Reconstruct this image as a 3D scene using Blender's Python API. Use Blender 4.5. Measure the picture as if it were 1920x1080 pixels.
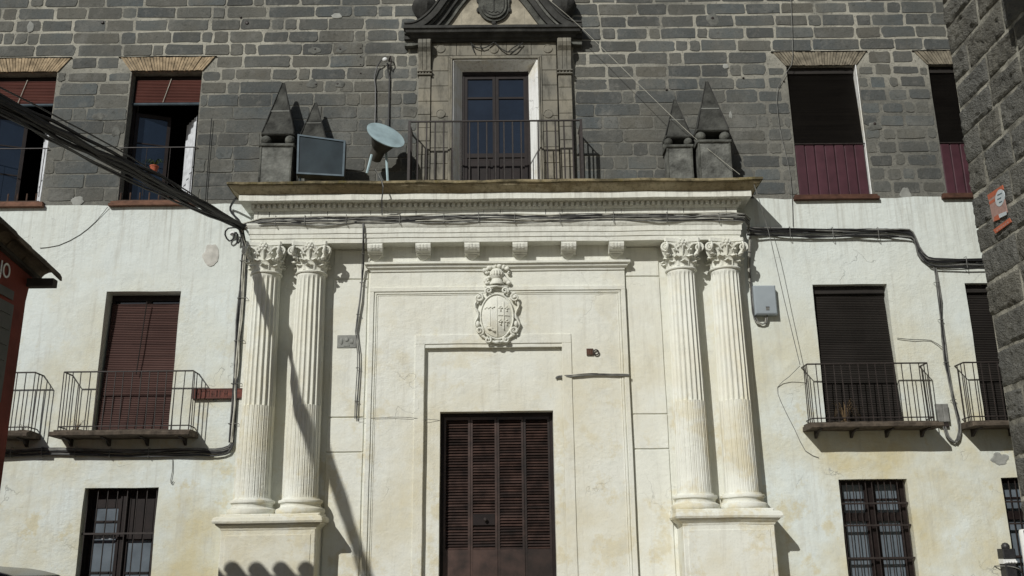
import bpy, math, random
from math import radians, sin, cos, pi, sqrt, atan2, degrees
from mathutils import Vector, Matrix, noise
random.seed(7)
scene = bpy.context.scene
for o in list(bpy.data.objects): bpy.data.objects.remove(o)
COL = scene.collection

# ------------------------------------------------------------------ camera
FPX, DIST, EYE = 1787.0, 15.5, 1.62
pt, rl, yw = radians(16.1173), radians(-0.70085), radians(-0.4604)
F = Vector((-sin(yw)*cos(pt), cos(yw)*cos(pt), sin(pt)))
RT = Vector((cos(yw), sin(yw), 0)); UP = RT.cross(F)
RT, UP = RT*cos(rl)+UP*sin(rl), UP*cos(rl)-RT*sin(rl)
CAM = Vector((0, -DIST, EYE))
cd = bpy.data.cameras.new('camera'); cam = bpy.data.objects.new('camera', cd); COL.objects.link(cam)
m = Matrix((RT, UP, -F)).transposed().to_4x4(); m.translation = CAM
cam.matrix_world = m
cd.sensor_width = 36; cd.lens = FPX/1920*36; cd.clip_end = 3000; cd.clip_start = .05
scene.camera = cam

# ------------------------------------------------------------------ light
SUN = Vector((.62, 1, -.78))            # the way the light travels
sl = bpy.data.lights.new('sun', 'SUN'); sl.energy = 3.35; sl.angle = radians(.53); sl.color = (1, .985, .93)
so = bpy.data.objects.new('sun', sl); COL.objects.link(so)
so.rotation_euler = SUN.to_track_quat('-Z', 'Y').to_euler(); so.location = (-12, -20, 25)
w = bpy.data.worlds.new('World'); scene.world = w; w.use_nodes = True
wt = w.node_tree; sky = wt.nodes.new('ShaderNodeTexSky'); sky.sky_type = 'NISHITA'; sky.sun_disc = False
sky.sun_elevation = atan2(.78, sqrt(1+.62**2)); sky.sun_rotation = atan2(-SUN.x, -SUN.y)
wt.links.new(sky.outputs[0], wt.nodes['Background'].inputs[0]); wt.nodes['Background'].inputs[1].default_value = .037
scene.view_settings.view_transform = 'Standard'; scene.view_settings.look = 'None'
scene.view_settings.exposure = 0.0; scene.view_settings.gamma = 1

# ------------------------------------------------------------------ pixels to places
def ray(a, b): return F + RT*((a-960)/FPX) - UP*((b-540)/FPX)
def P(a, b, o=0.0):                      # the point on the plane o metres in front of the facade
    d = ray(a, b); return CAM + d*((DIST-o)/d.y)
def X(a, b, o=0.0): return P(a, b, o).x
def Z(a, b, o=0.0): return P(a, b, o).z
def PX(a, b, xw):                        # the point on a side wall x = xw
    d = ray(a, b); return CAM + d*(xw/d.x)

# ------------------------------------------------------------------ materials
MATS = {}
class NT:
    def __init__(s, name):
        s.m = bpy.data.materials.new(name); s.m.use_nodes = True; s.t = s.m.node_tree
        s.b = s.t.nodes['Principled BSDF']; s.pos = s.t.nodes.new('ShaderNodeNewGeometry').outputs['Position']
    def n(s, kind, **kw):
        x = s.t.nodes.new(kind)
        for k, v in kw.items(): setattr(x, k, v)
        return x
    def link(s, a, b): s.t.links.new(a, b)
    def vec(s, scale=(1, 1, 1), rnd=False):
        mp = s.n('ShaderNodeMapping'); s.link(s.pos, mp.inputs[0]); mp.inputs['Scale'].default_value = scale
        return mp.outputs[0]
    def noise(s, scale, detail=4, rough=.55, stretch=(1, 1, 1)):
        x = s.n('ShaderNodeTexNoise'); s.link(s.vec(stretch), x.inputs['Vector'])
        x.inputs['Scale'].default_value = scale; x.inputs['Detail'].default_value = detail; x.inputs['Roughness'].default_value = rough
        return x.outputs['Fac']
    def ramp(s, fac, lo, hi, a=0., b=1.):
        x = s.n('ShaderNodeMapRange'); s.link(fac, x.inputs[0])
        for i, v in enumerate((lo, hi, a, b)): x.inputs[i+1].default_value = v
        return x.outputs[0]
    def math(s, op, a, b):
        x = s.n('ShaderNodeMath', operation=op)
        for i, v in enumerate((a, b)):
            if isinstance(v, (int, float)): x.inputs[i].default_value = v
            else: s.link(v, x.inputs[i])
        return x.outputs[0]
    def mix(s, fac, a, b, mode='MIX'):
        x = s.n('ShaderNodeMix', data_type='RGBA', blend_type=mode)
        if isinstance(fac, (int, float)): x.inputs[0].default_value = fac
        else: s.link(fac, x.inputs[0])
        for i, v in ((6, a), (7, b)):
            if isinstance(v, tuple): x.inputs[i].default_value = (*v, 1)
            else: s.link(v, x.inputs[i])
        return x.outputs[2]
    def done(s, col, rough=.8, bump=None, bstr=.4, bdist=.01, metal=0, spec=.3):
        if isinstance(col, tuple): s.b.inputs['Base Color'].default_value = (*col, 1)
        else: s.link(col, s.b.inputs['Base Color'])
        if isinstance(rough, (int, float)): s.b.inputs['Roughness'].default_value = rough
        else: s.link(rough, s.b.inputs['Roughness'])
        s.b.inputs['Metallic'].default_value = metal; s.b.inputs['Specular IOR Level'].default_value = spec
        if bump is not None:
            x = s.n('ShaderNodeBump'); x.inputs['Strength'].default_value = bstr; x.inputs['Distance'].default_value = bdist
            s.link(bump, x.inputs['Height']); s.link(x.outputs[0], s.b.inputs['Normal'])
        return s.m
    def rnd(s): return s.n('ShaderNodeObjectInfo').outputs['Random']
    def z(s):
        x = s.n('ShaderNodeSeparateXYZ'); s.link(s.pos, x.inputs[0]); return x.outputs[2]

def simple(name, c, rough=.7, var=.25, scale=6, bump=.2, bdist=.004, metal=0, spec=.3, rnd=0.0):
    t = NT(name); dark = tuple(v*(1-var) for v in c); lite = tuple(min(1, v*(1+var)) for v in c)
    col = t.mix(t.ramp(t.noise(scale, 5), .3, .7), dark, lite)
    if rnd:
        r = t.ramp(t.rnd(), 0, 1, 1-rnd, 1+rnd); cc = t.n('ShaderNodeCombineColor')
        for i in range(3): t.link(r, cc.inputs[i])
        col = t.mix(1.0, col, cc.outputs[0], 'MULTIPLY')
    MATS[name] = t.done(col, rough, t.noise(scale*6, 4), bump, bdist, metal, spec); return MATS[name]

def plaster(name, base, stain, stain_lo, stain_hi, dirt=(.42, .40, .34), zlim=None, damp=.5, crack=.45):
    t = NT(name)
    f = t.ramp(t.noise(.55, 6, .6), stain_lo, stain_hi)
    f = t.math('MAXIMUM', t.math('MULTIPLY', f, .9), t.math('MULTIPLY', t.ramp(t.noise(1.5, 8, .7), .51, .60), .7))   # broad damp and sharper old paint edges
    if zlim: f = t.math('MULTIPLY', f, t.ramp(t.z(), zlim[0], zlim[1], .12, 1.))
    c = t.mix(f, base, stain)
    c = t.mix(t.ramp(t.noise(1.9, 7, .7), .50, .66, 0, .28), c, tuple(min(1, v*1.13) for v in base))                   # fresher limewash
    c = t.mix(t.ramp(t.noise(3.1, 6, .7), .52, .8, 0, .5), c, tuple(v*.72 for v in base))
    c = t.mix(t.ramp(t.noise(4., 7, .7, (2.2, 2.2, .16)), .53, .76, 0, damp), c, dirt)       # rain streaks
    run = t.math('MULTIPLY', t.ramp(t.noise(5., 6, .7, (3, 3, .10)), .50, .68), t.ramp(t.z(), 6.2, 7.7, 0, .55))             # runs of dirt below the stone wall and cornice
    c = t.mix(run, c, tuple(v*.75 for v in dirt))
    c = t.mix(t.ramp(t.noise(40, 3, .6), .62, .76, 0, .4), c, tuple(v*.5 for v in base))     # specks
    v = t.n('ShaderNodeTexVoronoi', feature='DISTANCE_TO_EDGE'); v.inputs['Scale'].default_value = .75
    mp = t.n('ShaderNodeVectorMath', operation='ADD'); nz = t.n('ShaderNodeTexNoise'); t.link(t.pos, nz.inputs['Vector']); nz.inputs['Scale'].default_value = 2.2; nz.inputs['Detail'].default_value = 6
    t.link(t.pos, mp.inputs[0]); t.link(nz.outputs['Color'], mp.inputs[1]); t.link(mp.outputs[0], v.inputs['Vector'])
    ck = t.math('MULTIPLY', t.ramp(v.outputs['Distance'], .002, .006, 1, 0), t.ramp(t.noise(.9, 3, .5), .56, .64))    # hairline cracks here and there
    c = t.mix(t.math('MULTIPLY', ck, crack), c, tuple(v_*.3 for v_ in base))
    h = t.math('ADD', t.math('ADD', t.noise(2.6, 5, .62), t.math('MULTIPLY', t.noise(9, 5, .65, (1, 1, 1.6)), t.ramp(t.noise(.8, 3), .4, .65, .1, .7))), t.math('MULTIPLY', t.noise(34, 4, .6), .2))
    h = t.math('SUBTRACT', h, t.math('MULTIPLY', ck, .3))
    MATS[name] = t.done(c, .92, h, .55, .032, 0, .15)
plaster('plaster', (.675, .722, .70), (.575, .51, .315), .40, .62, zlim=(6.8, 3.2))
plaster('portal_plaster', (.735, .742, .68), (.62, .555, .375), .46, .70, zlim=(7.0, 3.0), damp=.4, crack=.22)
plaster('white_reveal', (.80, .81, .80), (.7, .66, .55), .55, .8, damp=.2)
plaster('cornice_plaster', (.50, .44, .31), (.24, .19, .11), .38, .58, dirt=(.10, .085, .05), damp=.85)  # stained cyma, with its grazing-sun shade also put into the darker tone
t = NT('cornice_edge')      # mossy, blackened top edge
c = t.mix(t.ramp(t.noise(3, 5, .7), .42, .6), (.10, .085, .05), (.30, .25, .15))
c = t.mix(t.ramp(t.noise(5, 6, .7), .55, .7, 0, .8), c, (.16, .13, .035))
MATS['cornice_edge'] = t.done(c, .95, t.noise(25, 5, .7), .8, .02)
def dull(t, c):      # blotchy weathering that runs over blocks and joints alike
    c = t.mix(t.ramp(t.noise(.75, 7, .68), .47, .66, 0, .5), c, (.066, .068, .064))
    c = t.mix(t.ramp(t.noise(1.35, 8, .7, (1, 1, .7)), .54, .66, 0, .6), c, (.20, .20, .185))
    c = t.mix(t.ramp(t.noise(2.6, 6, .7), .58, .74, 0, .3), c, (.13, .112, .080))
    return c
t = NT('stone')
c = t.mix(t.ramp(t.noise(1.0, 5, .6), .35, .65), (.116, .134, .140), (.158, .156, .138))
c = t.mix(t.ramp(t.rnd(), 0, 1, 0, .75), c, (.070, .072, .070))
r2 = t.math('FRACT', t.math('MULTIPLY', t.rnd(), 7.31), 0); c = t.mix(t.ramp(r2, .5, 1, 0, .7), c, (.150, .142, .118))
c = dull(t, c)
c = t.mix(t.ramp(t.noise(6, 6, .74), .52, .72, 0, .55), c, (.215, .21, .19))
c = t.mix(t.ramp(t.noise(9, 6, .75), .55, .7, 0, .65), c, (.045, .045, .041))
c = t.mix(t.ramp(t.noise(60, 3, .6), .58, .75, 0, .6), c, (.03, .03, .028))
MATS['stone'] = t.done(c, .93, t.math('ADD', t.noise(10, 6, .7), t.math('MULTIPLY', t.noise(60, 4, .7), .5)), .8, .022, 0, .15)
t = NT('mortar')
c = t.mix(t.ramp(t.z(), 9.3, 10.6), (.185, .182, .162), (.43, .415, .355))       # limier and paler higher up
c = t.mix(t.ramp(t.noise(.9, 5, .65), .46, .64, 0, .8), c, (.115, .116, .106))
c = t.mix(t.ramp(t.noise(7, 5, .7), .5, .75, 0, .5), c, (.36, .35, .30))
c = t.mix(.55, c, dull(t, c))
c = t.mix(t.ramp(t.noise(26, 4, .6), .55, .7, 0, .7), c, (.045, .045, .04))
MATS['mortar'] = t.done(c, .95, t.math('ADD', t.noise(11, 6, .7), t.math('MULTIPLY', t.noise(60, 3, .7), .4)), .9, .022, 0, .1)
t = NT('pale_mortar')
c = t.mix(t.ramp(t.noise(2.2, 5, .65), .42, .62), (.15, .145, .125), (.42, .405, .345))
MATS['pale_mortar'] = t.done(c, .95, t.noise(22, 6, .7), .9, .03, 0, .1)
t = NT('rough_stone')
c = t.mix(t.ramp(t.noise(1.6, 5, .6), .35, .68), (.145, .14, .122), (.24, .23, .195))
c = t.mix(t.ramp(t.rnd(), 0, 1, 0, .5), c, (.17, .178, .178))
c = t.mix(t.ramp(t.noise(22, 5, .7), .56, .72, 0, .7), c, (.05, .048, .042))
v = t.n('ShaderNodeTexVoronoi'); t.link(t.vec((1, 1, 1.5)), v.inputs['Vector']); v.inputs['Scale'].default_value = 26
h = t.math('ADD', t.math('MULTIPLY', v.outputs['Distance'], .45), t.math('MULTIPLY', t.noise(21, 5, .7, (1, 1, 1.9)), 1.2))
MATS['rough_stone'] = t.done(c, .95, h, 1.0, .06, 0, .1)
t = NT('aged_stone')        # carved work of the upper window
c = t.mix(t.ramp(t.noise(1.5, 5, .6), .36, .66), (.175, .17, .148), (.29, .265, .21))
c = t.mix(t.ramp(t.rnd(), 0, 1, 0, .5), c, (.20, .195, .17))
c = t.mix(t.ramp(t.noise(6, 6, .7, (1.5, 1.5, .5)), .48, .72, 0, .75), c, (.062, .060, .050))
MATS['aged_stone'] = t.done(c, .92, t.math('ADD', t.noise(10, 5, .65), t.math('MULTIPLY', t.noise(60, 3), .4)), .55, .012, 0, .15)
simple('tympanum_stone', (.33, .30, .235), .92, .4, 4, .6, .012)
simple('finial_stone', (.060, .061, .055), .93, .6, 5, .8, .02)
simple('block_stone', (.135, .138, .126), .93, .6, 5, .8, .02)
simple('black_stone', (.046, .046, .043), .9, .45, 4, .6, .015)
simple('dark_stone', (.088, .090, .080), .93, .65, 5, .8, .02, rnd=.15)
simple('brick_grey', (.21, .185, .14), .9, .45, 9, .5, .01)
simple('brick', (.33, .255, .165), .9, .45, 9, .5, .01)
simple('cement', (.125, .127, .116), .9, .45, 7, .7, .014, rnd=.15)
simple('pale_cement', (.29, .295, .275), .9, .3, 5, .5, .012, rnd=.15)
simple('bare', (.52, .51, .47), .9, .2, 8, .4, .01)
simple('iron', (.030, .023, .021), .55, .4, 20, .3, .003, 0, .4)
simple('rusty_iron', (.075, .045, .032), .75, .5, 12, .4, .004)
simple('slab_stone', (.085, .068, .052), .9, .5, 9, .6, .01)
simple('wood_dark', (.0125, .0075, .007), .55, .4, 8, .3, .003, spec=.3)
simple('door_wood', (.034, .019, .015), .45, .6, 5, .4, .003, spec=.55, rnd=.45)
simple('wood_umber', (.022, .016, .014), .6, .3, 8, .2, .003)  # plain dark brown for backings and blind cords
def slats(name, c, v=.4):
    t = NT(name); col = t.mix(t.ramp(t.noise(1.0, 2, .5, (.6, .6, 42)), .3, .7), tuple(q*(1-v) for q in c), tuple(q*(1+v) for q in c))
    col = t.mix(t.ramp(t.noise(1.3, 4, .6), .45, .75, 0, .5), col, tuple(q*1.5+.01 for q in c))
    MATS[name] = t.done(col, .6, t.noise(30, 3), .2, .003, 0, .35)
slats('blind_red', (.115, .042, .033)); slats('blind_brown', (.078, .042, .036)); slats('blind_black', (.020, .017, .015))
simple('burgundy', (.066, .025, .034), .42, .25, 3, .15, .002, spec=.5)
simple('sill_tile', (.15, .075, .048), .8, .35, 8, .4, .005)
simple('sill_dark', (.085, .040, .026), .8, .35, 8, .4, .005)
simple('cable', (.020, .020, .022), .5, .4, 10, .2, .002, spec=.5)
simple('cable_grey', (.17, .17, .16), .6, .5, 7, .2, .002)
simple('cable_pale', (.46, .45, .39), .7, .3, 7, .2, .002)
simple('box_grey', (.30, .34, .37), .5, .08, 3, .1, .001, spec=.4)
simple('lamp_blue', (.36, .47, .50), .45, .25, 4, .2, .003, spec=.5)
simple('lamp_dark', (.075, .072, .062), .6, .3, 6, .3, .003)
simple('lamp_frame', (.055, .078, .095), .5, .3, 6, .2, .002, metal=.2)
simple('white_paint', (.72, .73, .72), .5, .08, 5, .1, .001)
simple('curtain', (.55, .57, .60), .9, .2, 9, .3, .006)
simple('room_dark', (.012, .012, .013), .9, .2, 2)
simple('sign_brown', (.115, .030, .018), .55, .45, 14, .2, .003)
simple('sign_letter', (.065, .022, .015), .6, .3, 20)
simple('poster_orange', (.42, .12, .065), .6, .15, 20, .1)
simple('poster_pink', (.36, .23, .20), .6, .12, 20, .1)
simple('poster_white', (.50, .55, .58), .6, .06, 20, .1)
simple('poster_ink', (.10, .14, .16), .6, .1, 20)
simple('house_red', (.145, .028, .018), .85, .3, 3, .4, .008)
simple('house_grey', (.075, .075, .070), .7, .2, 4, .3, .004)
simple('roof_tile', (.10, .078, .055), .9, .5, 5, .6, .012, rnd=.3)
simple('warm_ground', (.27, .235, .175), .95, .25, 14, .6, .01)  # unseen ground, coloured pale and sandy to bounce warm fill into the shade
simple('paving', (.36, .32, .25), .9, .25, 5, .5, .01)
simple('leaf', (.075, .12, .035), .7, .4, 12)
simple('dry_leaf', (.14, .095, .05), .8, .4, 12)
simple('clay', (.42, .11, .06), .8, .2, 12)
simple('car_paint', (.012, .014, .020), .22, .1, 3, .0, .001, spec=.6)
simple('tyre', (.02, .02, .02), .8, .2, 20)
simple('chrome', (.5, .5, .5), .25, .05, 8, .05, .001, metal=.9)
simple('dark_roof', (.05, .043, .036), .9, .4, 5, .5, .01)
def glass(name, c, rough=.04, spec=.9):
    t = NT(name); t.b.inputs['Coat Weight'].default_value = .3
    MATS[name] = t.done(t.mix(t.ramp(t.noise(3, 4), .35, .7), c, tuple(v*1.5 for v in c)), rough, t.noise(1.2, 2), .12, .02, 0, spec)
glass('glass_blue', (.008, .013, .022)); glass('glass_lamp', (.022, .031, .035), .15, .5); glass('glass_pale', (.105, .125, .145), .12, .6)

# ------------------------------------------------------------------ mesh helper
def wob(p, a):
    q = Vector(p)
    return q + a*(noise.noise_vector(q*1.3) + .45*noise.noise_vector(q*5.1+Vector((9, 3, 1))))
class MB:
    def __init__(s): s.v = []; s.f = []
    def add(s, vs, fs):
        b = len(s.v); s.v += [tuple(p) for p in vs]; s.f += [tuple(i+b for i in f) for f in fs]; return s
    def box(s, x0, x1, y0, y1, z0, z1):
        if x0 > x1: x0, x1 = x1, x0
        if y0 > y1: y0, y1 = y1, y0
        if z0 > z1: z0, z1 = z1, z0
        return s.add([(x, y, z) for z in (z0, z1) for y in (y0, y1) for x in (x0, x1)],
            [(0, 2, 3, 1), (4, 5, 7, 6), (0, 1, 5, 4), (2, 6, 7, 3), (0, 4, 6, 2), (1, 3, 7, 5)])
    def slab(s, x0, x1, z0, z1, y0, y1, step=.22, bev=.006):   # y0 front (smaller), y1 back; subdivided, soft front edge
        nx = max(1, int((x1-x0)/step)); nz = max(1, int((z1-z0)/step))
        xs = [x0+(x1-x0)*i/nx for i in range(nx+1)]; zs = [z0+(z1-z0)*i/nz for i in range(nz+1)]
        def c(v, lo, hi, b): return min(max(v, lo+b), hi-b)
        vs = []; fs = []; idx = {}
        for j, z in enumerate(zs):
            for i, x in enumerate(xs):
                idx[i, j] = len(vs); vs.append((c(x, x0, x1, bev), y0, c(z, z0, z1, bev)))
        for j in range(nz):
            for i in range(nx): fs.append((idx[i, j], idx[i+1, j], idx[i+1, j+1], idx[i, j+1]))
        loop = [(i, 0) for i in range(nx)]+[(nx, j) for j in range(nz)]+[(i, nz) for i in range(nx, 0, -1)]+[(0, j) for j in range(nz, 0, -1)]
        n = len(loop); b1 = len(vs)
        for i, j in loop: vs.append((xs[i], y0+bev, zs[j]))
        b2 = len(vs)
        for i, j in loop: vs.append((xs[i], y1, zs[j]))
        for k in range(n):
            k2 = (k+1) % n; fs.append((idx[loop[k]], b1+k, b1+k2, idx[loop[k2]])); fs.append((b1+k, b2+k, b2+k2, b1+k2))
        return s.add(vs, fs)
    def prism(s, pts, a, b, axis='y'):          # polygon in the other two axes, from a to b
        n = len(pts)
        def mk(u, v, d): return (u, d, v) if axis == 'y' else ((d, u, v) if axis == 'x' else (u, v, d))
        vs = [mk(u, v, a) for u, v in pts]+[mk(u, v, b) for u, v in pts]
        return s.add(vs, [tuple(range(n)), tuple(range(2*n-1, n-1, -1))]+[(i, n+i, n+(i+1) % n, (i+1) % n) for i in range(n)])
    def tube(s, path, r, n=6, closed=False):
        path = [Vector(p) for p in path]; rr = r if isinstance(r, (list, tuple)) else [r]*len(path)
        m = len(path); vs = []; up = None
        for i, p in enumerate(path):
            a = path[(i-1) % m] if closed or i else p; b = path[(i+1) % m] if closed or i < m-1 else p
            t = (b-a).normalized()
            if up is None: up = Vector((0, 0, 1)) if abs(t.z) < .9 else Vector((0, 1, 0))
            u = (up-t*up.dot(t)).normalized(); w_ = t.cross(u); up = u
            for k in range(n):
                g = 2*pi*k/n; vs.append(p+(u*cos(g)+w_*sin(g))*rr[i])
        fs = []
        for i in range(m if closed else m-1):
            for k in range(n):
                j = (i+1) % m; fs.append((i*n+k, i*n+(k+1) % n, j*n+(k+1) % n, j*n+k))
        if not closed: fs += [tuple(range(n-1, -1, -1)), tuple(range((m-1)*n, m*n))]
        return s.add(vs, fs)
    def lathe(s, prof, c=(0, 0, 0), n=24, fn=None, axis='z'):
        vs = []; fs = []; m = len(prof)
        for i, (r, h) in enumerate(prof):
            for k in range(n):
                g = 2*pi*k/n; q = r*(fn(g, h) if fn else 1)
                if axis == 'z': vs.append((c[0]+q*cos(g), c[1]+q*sin(g), c[2]+h))
                elif axis == 'y': vs.append((c[0]+q*cos(g), c[1]+h, c[2]+q*sin(g)))
                else: vs.append((c[0]+h, c[1]+q*cos(g), c[2]+q*sin(g)))
        for i in range(m-1):
            for k in range(n): fs.append((i*n+k, i*n+(k+1) % n, (i+1)*n+(k+1) % n, (i+1)*n+k))
        fs += [tuple(range(n-1, -1, -1)), tuple(range((m-1)*n, m*n))]
        return s.add(vs, fs)
    def ball(s, c, r, n=10, sx=1, sy=1, sz=1):
        k = max(4, n//2); pr = [(max(.02, sin(pi*i/k)), -cos(pi*i/k)) for i in range(k+1)]
        t = MB().lathe(pr, n=n); return s.add([(c[0]+p[0]*r*sx, c[1]+p[1]*r*sy, c[2]+p[2]*r*sz) for p in t.v], t.f)
    def mould(s, xL, xR, ob, prof, back=.04, step=.25):   # profile (offset, z) swept round a block that stands on the wall
        nx = max(2, int((xR-xL)/step)); rows = []
        vs = []; fs = []
        for o, z in prof:
            e = o-ob; a, b = xL-e, xR+e; row = [(a, back, z), (a, min(-o*.5, back-.01), z)]
            row += [(a+(b-a)*i/nx, -o, z) for i in range(nx+1)]+[(b, min(-o*.5, back-.01), z), (b, back, z)]
            rows.append(len(vs)); vs += row
        k = nx+5
        for i in range(len(prof)-1):
            for j in range(k-1): fs.append((rows[i]+j, rows[i+1]+j, rows[i+1]+j+1, rows[i]+j+1))
        fs += [tuple(range(k)), tuple(range(rows[-1]+k-1, rows[-1]-1, -1))]
        return s.add(vs, fs)
    def build(s, name, mat, parent=None, smooth=False, w=0, loc=None, ang=35):
        vs = [wob(p, w) for p in s.v] if w else s.v
        if loc is not None: vs = [Vector(p)-Vector(loc) for p in vs]
        me = bpy.data.meshes.new(name); me.from_pydata([tuple(p) for p in vs], [], s.f); me.validate()
        import bmesh
        bm = bmesh.new(); bm.from_mesh(me); bmesh.ops.recalc_face_normals(bm, faces=bm.faces[:]); bm.to_mesh(me); bm.free()
        me.materials.append(MATS[mat])
        if smooth:
            me.polygons.foreach_set('use_smooth', [True]*len(me.polygons)); me.set_sharp_from_angle(angle=radians(ang))
        o = bpy.data.objects.new(name, me); COL.objects.link(o)
        if loc is not None: o.location = loc
        if parent is not None: put(o, parent)
        return o
def put(o, parent):
    o.parent = parent; o.matrix_parent_inverse = Matrix.Translation(-world(parent))
def world(o):
    v = Vector(o.location); 
    return v if o.parent is None else v        # parents are only ever translated; children keep world coordinates
def empty(name, loc=(0, 0, 0), parent=None):
    o = bpy.data.objects.new(name, None); COL.objects.link(o); o.location = loc; o.empty_display_size = .2
    if parent is not None: put(o, parent)
    return o
def tag(o, label, cat, group=None):
    o['label'] = label; o['category'] = cat
    if group: o['group'] = group
    return o
def stuff(o): o['kind'] = 'stuff'; return o
def dup(o, loc, parent, name=None):
    c = o.copy(); COL.objects.link(c); c.location = loc; c.parent = None; put(c, parent); return c

# ------------------------------------------------------------------ ground
g = MB().add([(-400, -400, 0), (400, -400, 0), (400, 400, 0), (-400, 400, 0)], [(0, 1, 2, 3)]).build('street', 'warm_ground'); g['kind'] = 'structure'
g = MB().slab(-14, 14, 0, .12, -1.5, .2, 2).build('pavement', 'paving')
g.data.transform(Matrix.Identity(4)); g['kind'] = 'structure'
g.data.clear_geometry(); g.data.from_pydata(*[list(q) for q in ([(-14, -1.6, 0), (14, -1.6, 0), (14, .1, 0), (-14, .1, 0), (-14, -1.6, .13), (14, -1.6, .13), (14, .1, .13), (-14, .1, .13)], [], [(4, 5, 6, 7), (0, 1, 5, 4), (1, 2, 6, 5), (3, 0, 4, 7)])])

# ------------------------------------------------------------------ the palace
PAL = tag(empty('palace', (-.15, 0, 0)), 'old palace front with grey stone upper storey, white plaster and columned portal', 'building')
CX = -.14
UZ0, UZ1 = 7.72, 10.25                     # upper windows
MZ0, MZ1 = 3.70, 6.10                      # balcony windows
LZ0, LZ1 = .95, 2.85                       # barred street windows
UW = [(-9.30, -8.04), (-6.70, -5.43), (5.16, 6.42), (7.74, 9.0)]
MW = [(-9.32, -8.08), (-6.71, -5.46), (5.21, 6.48), (7.81, 9.07)]
LW = [(-6.71, -5.54), (5.31, 6.41), (7.92, 9.05)]
AX0, AX1 = X(850, 200, .1), X(1008, 200, .1)       # central upper window opening
AZ1 = Z(930, 112, .1)
DX0, DX1, DZ1 = X(824, 900, .04), X(1040, 900, .04), Z(930, 771, .04)
WXL, WXR = -13, 13

def holed(xs, zs, holes, y, depth, step=.3, zj=None):
    """a wall front with openings and their reveals"""
    b = MB()
    gx = {xs[0], xs[1]}; gz = {zs[0], zs[1]}
    for a in holes: gx |= {a[0], a[1]}; gz |= {a[2], a[3]}
    def fill(st):
        st = sorted(st); out = []
        for i in range(len(st)-1):
            n = max(1, int((st[i+1]-st[i])/step)); out += [st[i]+(st[i+1]-st[i])*k/n for k in range(n)]
        return out+[st[-1]]
    gx = [v for v in fill(gx) if xs[0] <= v <= xs[1]]; gz = [v for v in fill(gz) if zs[0] <= v <= zs[1]]
    ids = {}
    def vid(i, j, k):
        if (i, j, k) not in ids:
            z = gz[j]+(zj(gx[i]) if zj and j == len(gz)-1 else 0)
            ids[i, j, k] = len(b.v); b.v.append((gx[i], y if k == 0 else depth, z))
        return ids[i, j, k]
    nx, nz = len(gx)-1, len(gz)-1
    solid = [[not any(a[0]-1e-6 < (gx[i]+gx[i+1])/2 < a[1]+1e-6 and a[2]-1e-6 < (gz[j]+gz[j+1])/2 < a[3]+1e-6 for a in holes) for j in range(nz)] for i in range(nx)]
    for i in range(nx):
        for j in range(nz):
            if solid[i][j]:
                b.f.append((vid(i, j, 0), vid(i+1, j, 0), vid(i+1, j+1, 0), vid(i, j+1, 0)))
                for (di, dj, p, q) in ((-1, 0, (i, j+1), (i, j)), (1, 0, (i+1, j), (i+1, j+1)), (0, -1, (i, j), (i+1, j)), (0, 1, (i+1, j+1), (i, j+1))):
                    a, c = i+di, j+dj
                    edge = not (0 <= a < nx and 0 <= c < nz)
                    if edge or not solid[a][c]:
                        b.f.append((vid(*p, 0), vid(*q, 0), vid(*q, 1), vid(*p, 1)))
    return b
SEAM = 7.66
lower = holed((WXL, WXR), (0, SEAM), [(a, c, MZ0, MZ1) for a, c in MW]+[(a, c, LZ0, LZ1) for a, c in LW]+[(-2.2, 2.0, 0, 5.2)], -.02, .42,
    zj=lambda x: .07*noise.noise(Vector((x*1.7, 3, 0)))+.04*noise.noise(Vector((x*6, 8, 0)))).build('lower_wall', 'plaster', PAL, w=.012)
uh = [(a, c, UZ0, UZ1) for a, c in UW]
upper = holed((WXL, WXR), (SEAM-.1, 14.2), uh+[(AX0, AX1, 7.74, AZ1)], 0, .45).build('upper_wall', 'mortar', PAL, w=.006)
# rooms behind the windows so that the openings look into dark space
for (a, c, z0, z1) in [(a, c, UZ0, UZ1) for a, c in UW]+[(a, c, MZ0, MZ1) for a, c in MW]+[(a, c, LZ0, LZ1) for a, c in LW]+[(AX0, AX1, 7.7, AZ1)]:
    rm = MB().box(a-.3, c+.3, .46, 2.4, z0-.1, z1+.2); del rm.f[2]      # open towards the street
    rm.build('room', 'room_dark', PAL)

# stones of the upper storey, one by one
LINT = [(a-.24, c+.24, UZ1-.01, UZ1+.29) for a, c in UW]
AED = (X(782, 200, .05), X(1078, 200, .05), 7.6, Z(930, 40, .1))
def blocked(x0, x1, z0, z1, R): return x0 < R[1] and x1 > R[0] and z0 < R[3] and z1 > R[2]
rects = []
CH = .2555; z = 7.735
while z < 14.1:
    z1 = min(z+CH, 14.15); x = WXL+random.uniform(-.3, .0)
    jit = random.random()
    while x < WXR:
        sm = x > 4.3 and z < 10.3
        L = random.choice((.24, .27, .36, .44, .5, .58) if sm else (.23, .27, .5, .58, .63, .66, .70, .74, .80)) * random.uniform(.9, 1.1)
        rects.append([max(x, WXL), min(x+L, WXR), z, z1]); x += L
    z = z1
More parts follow.
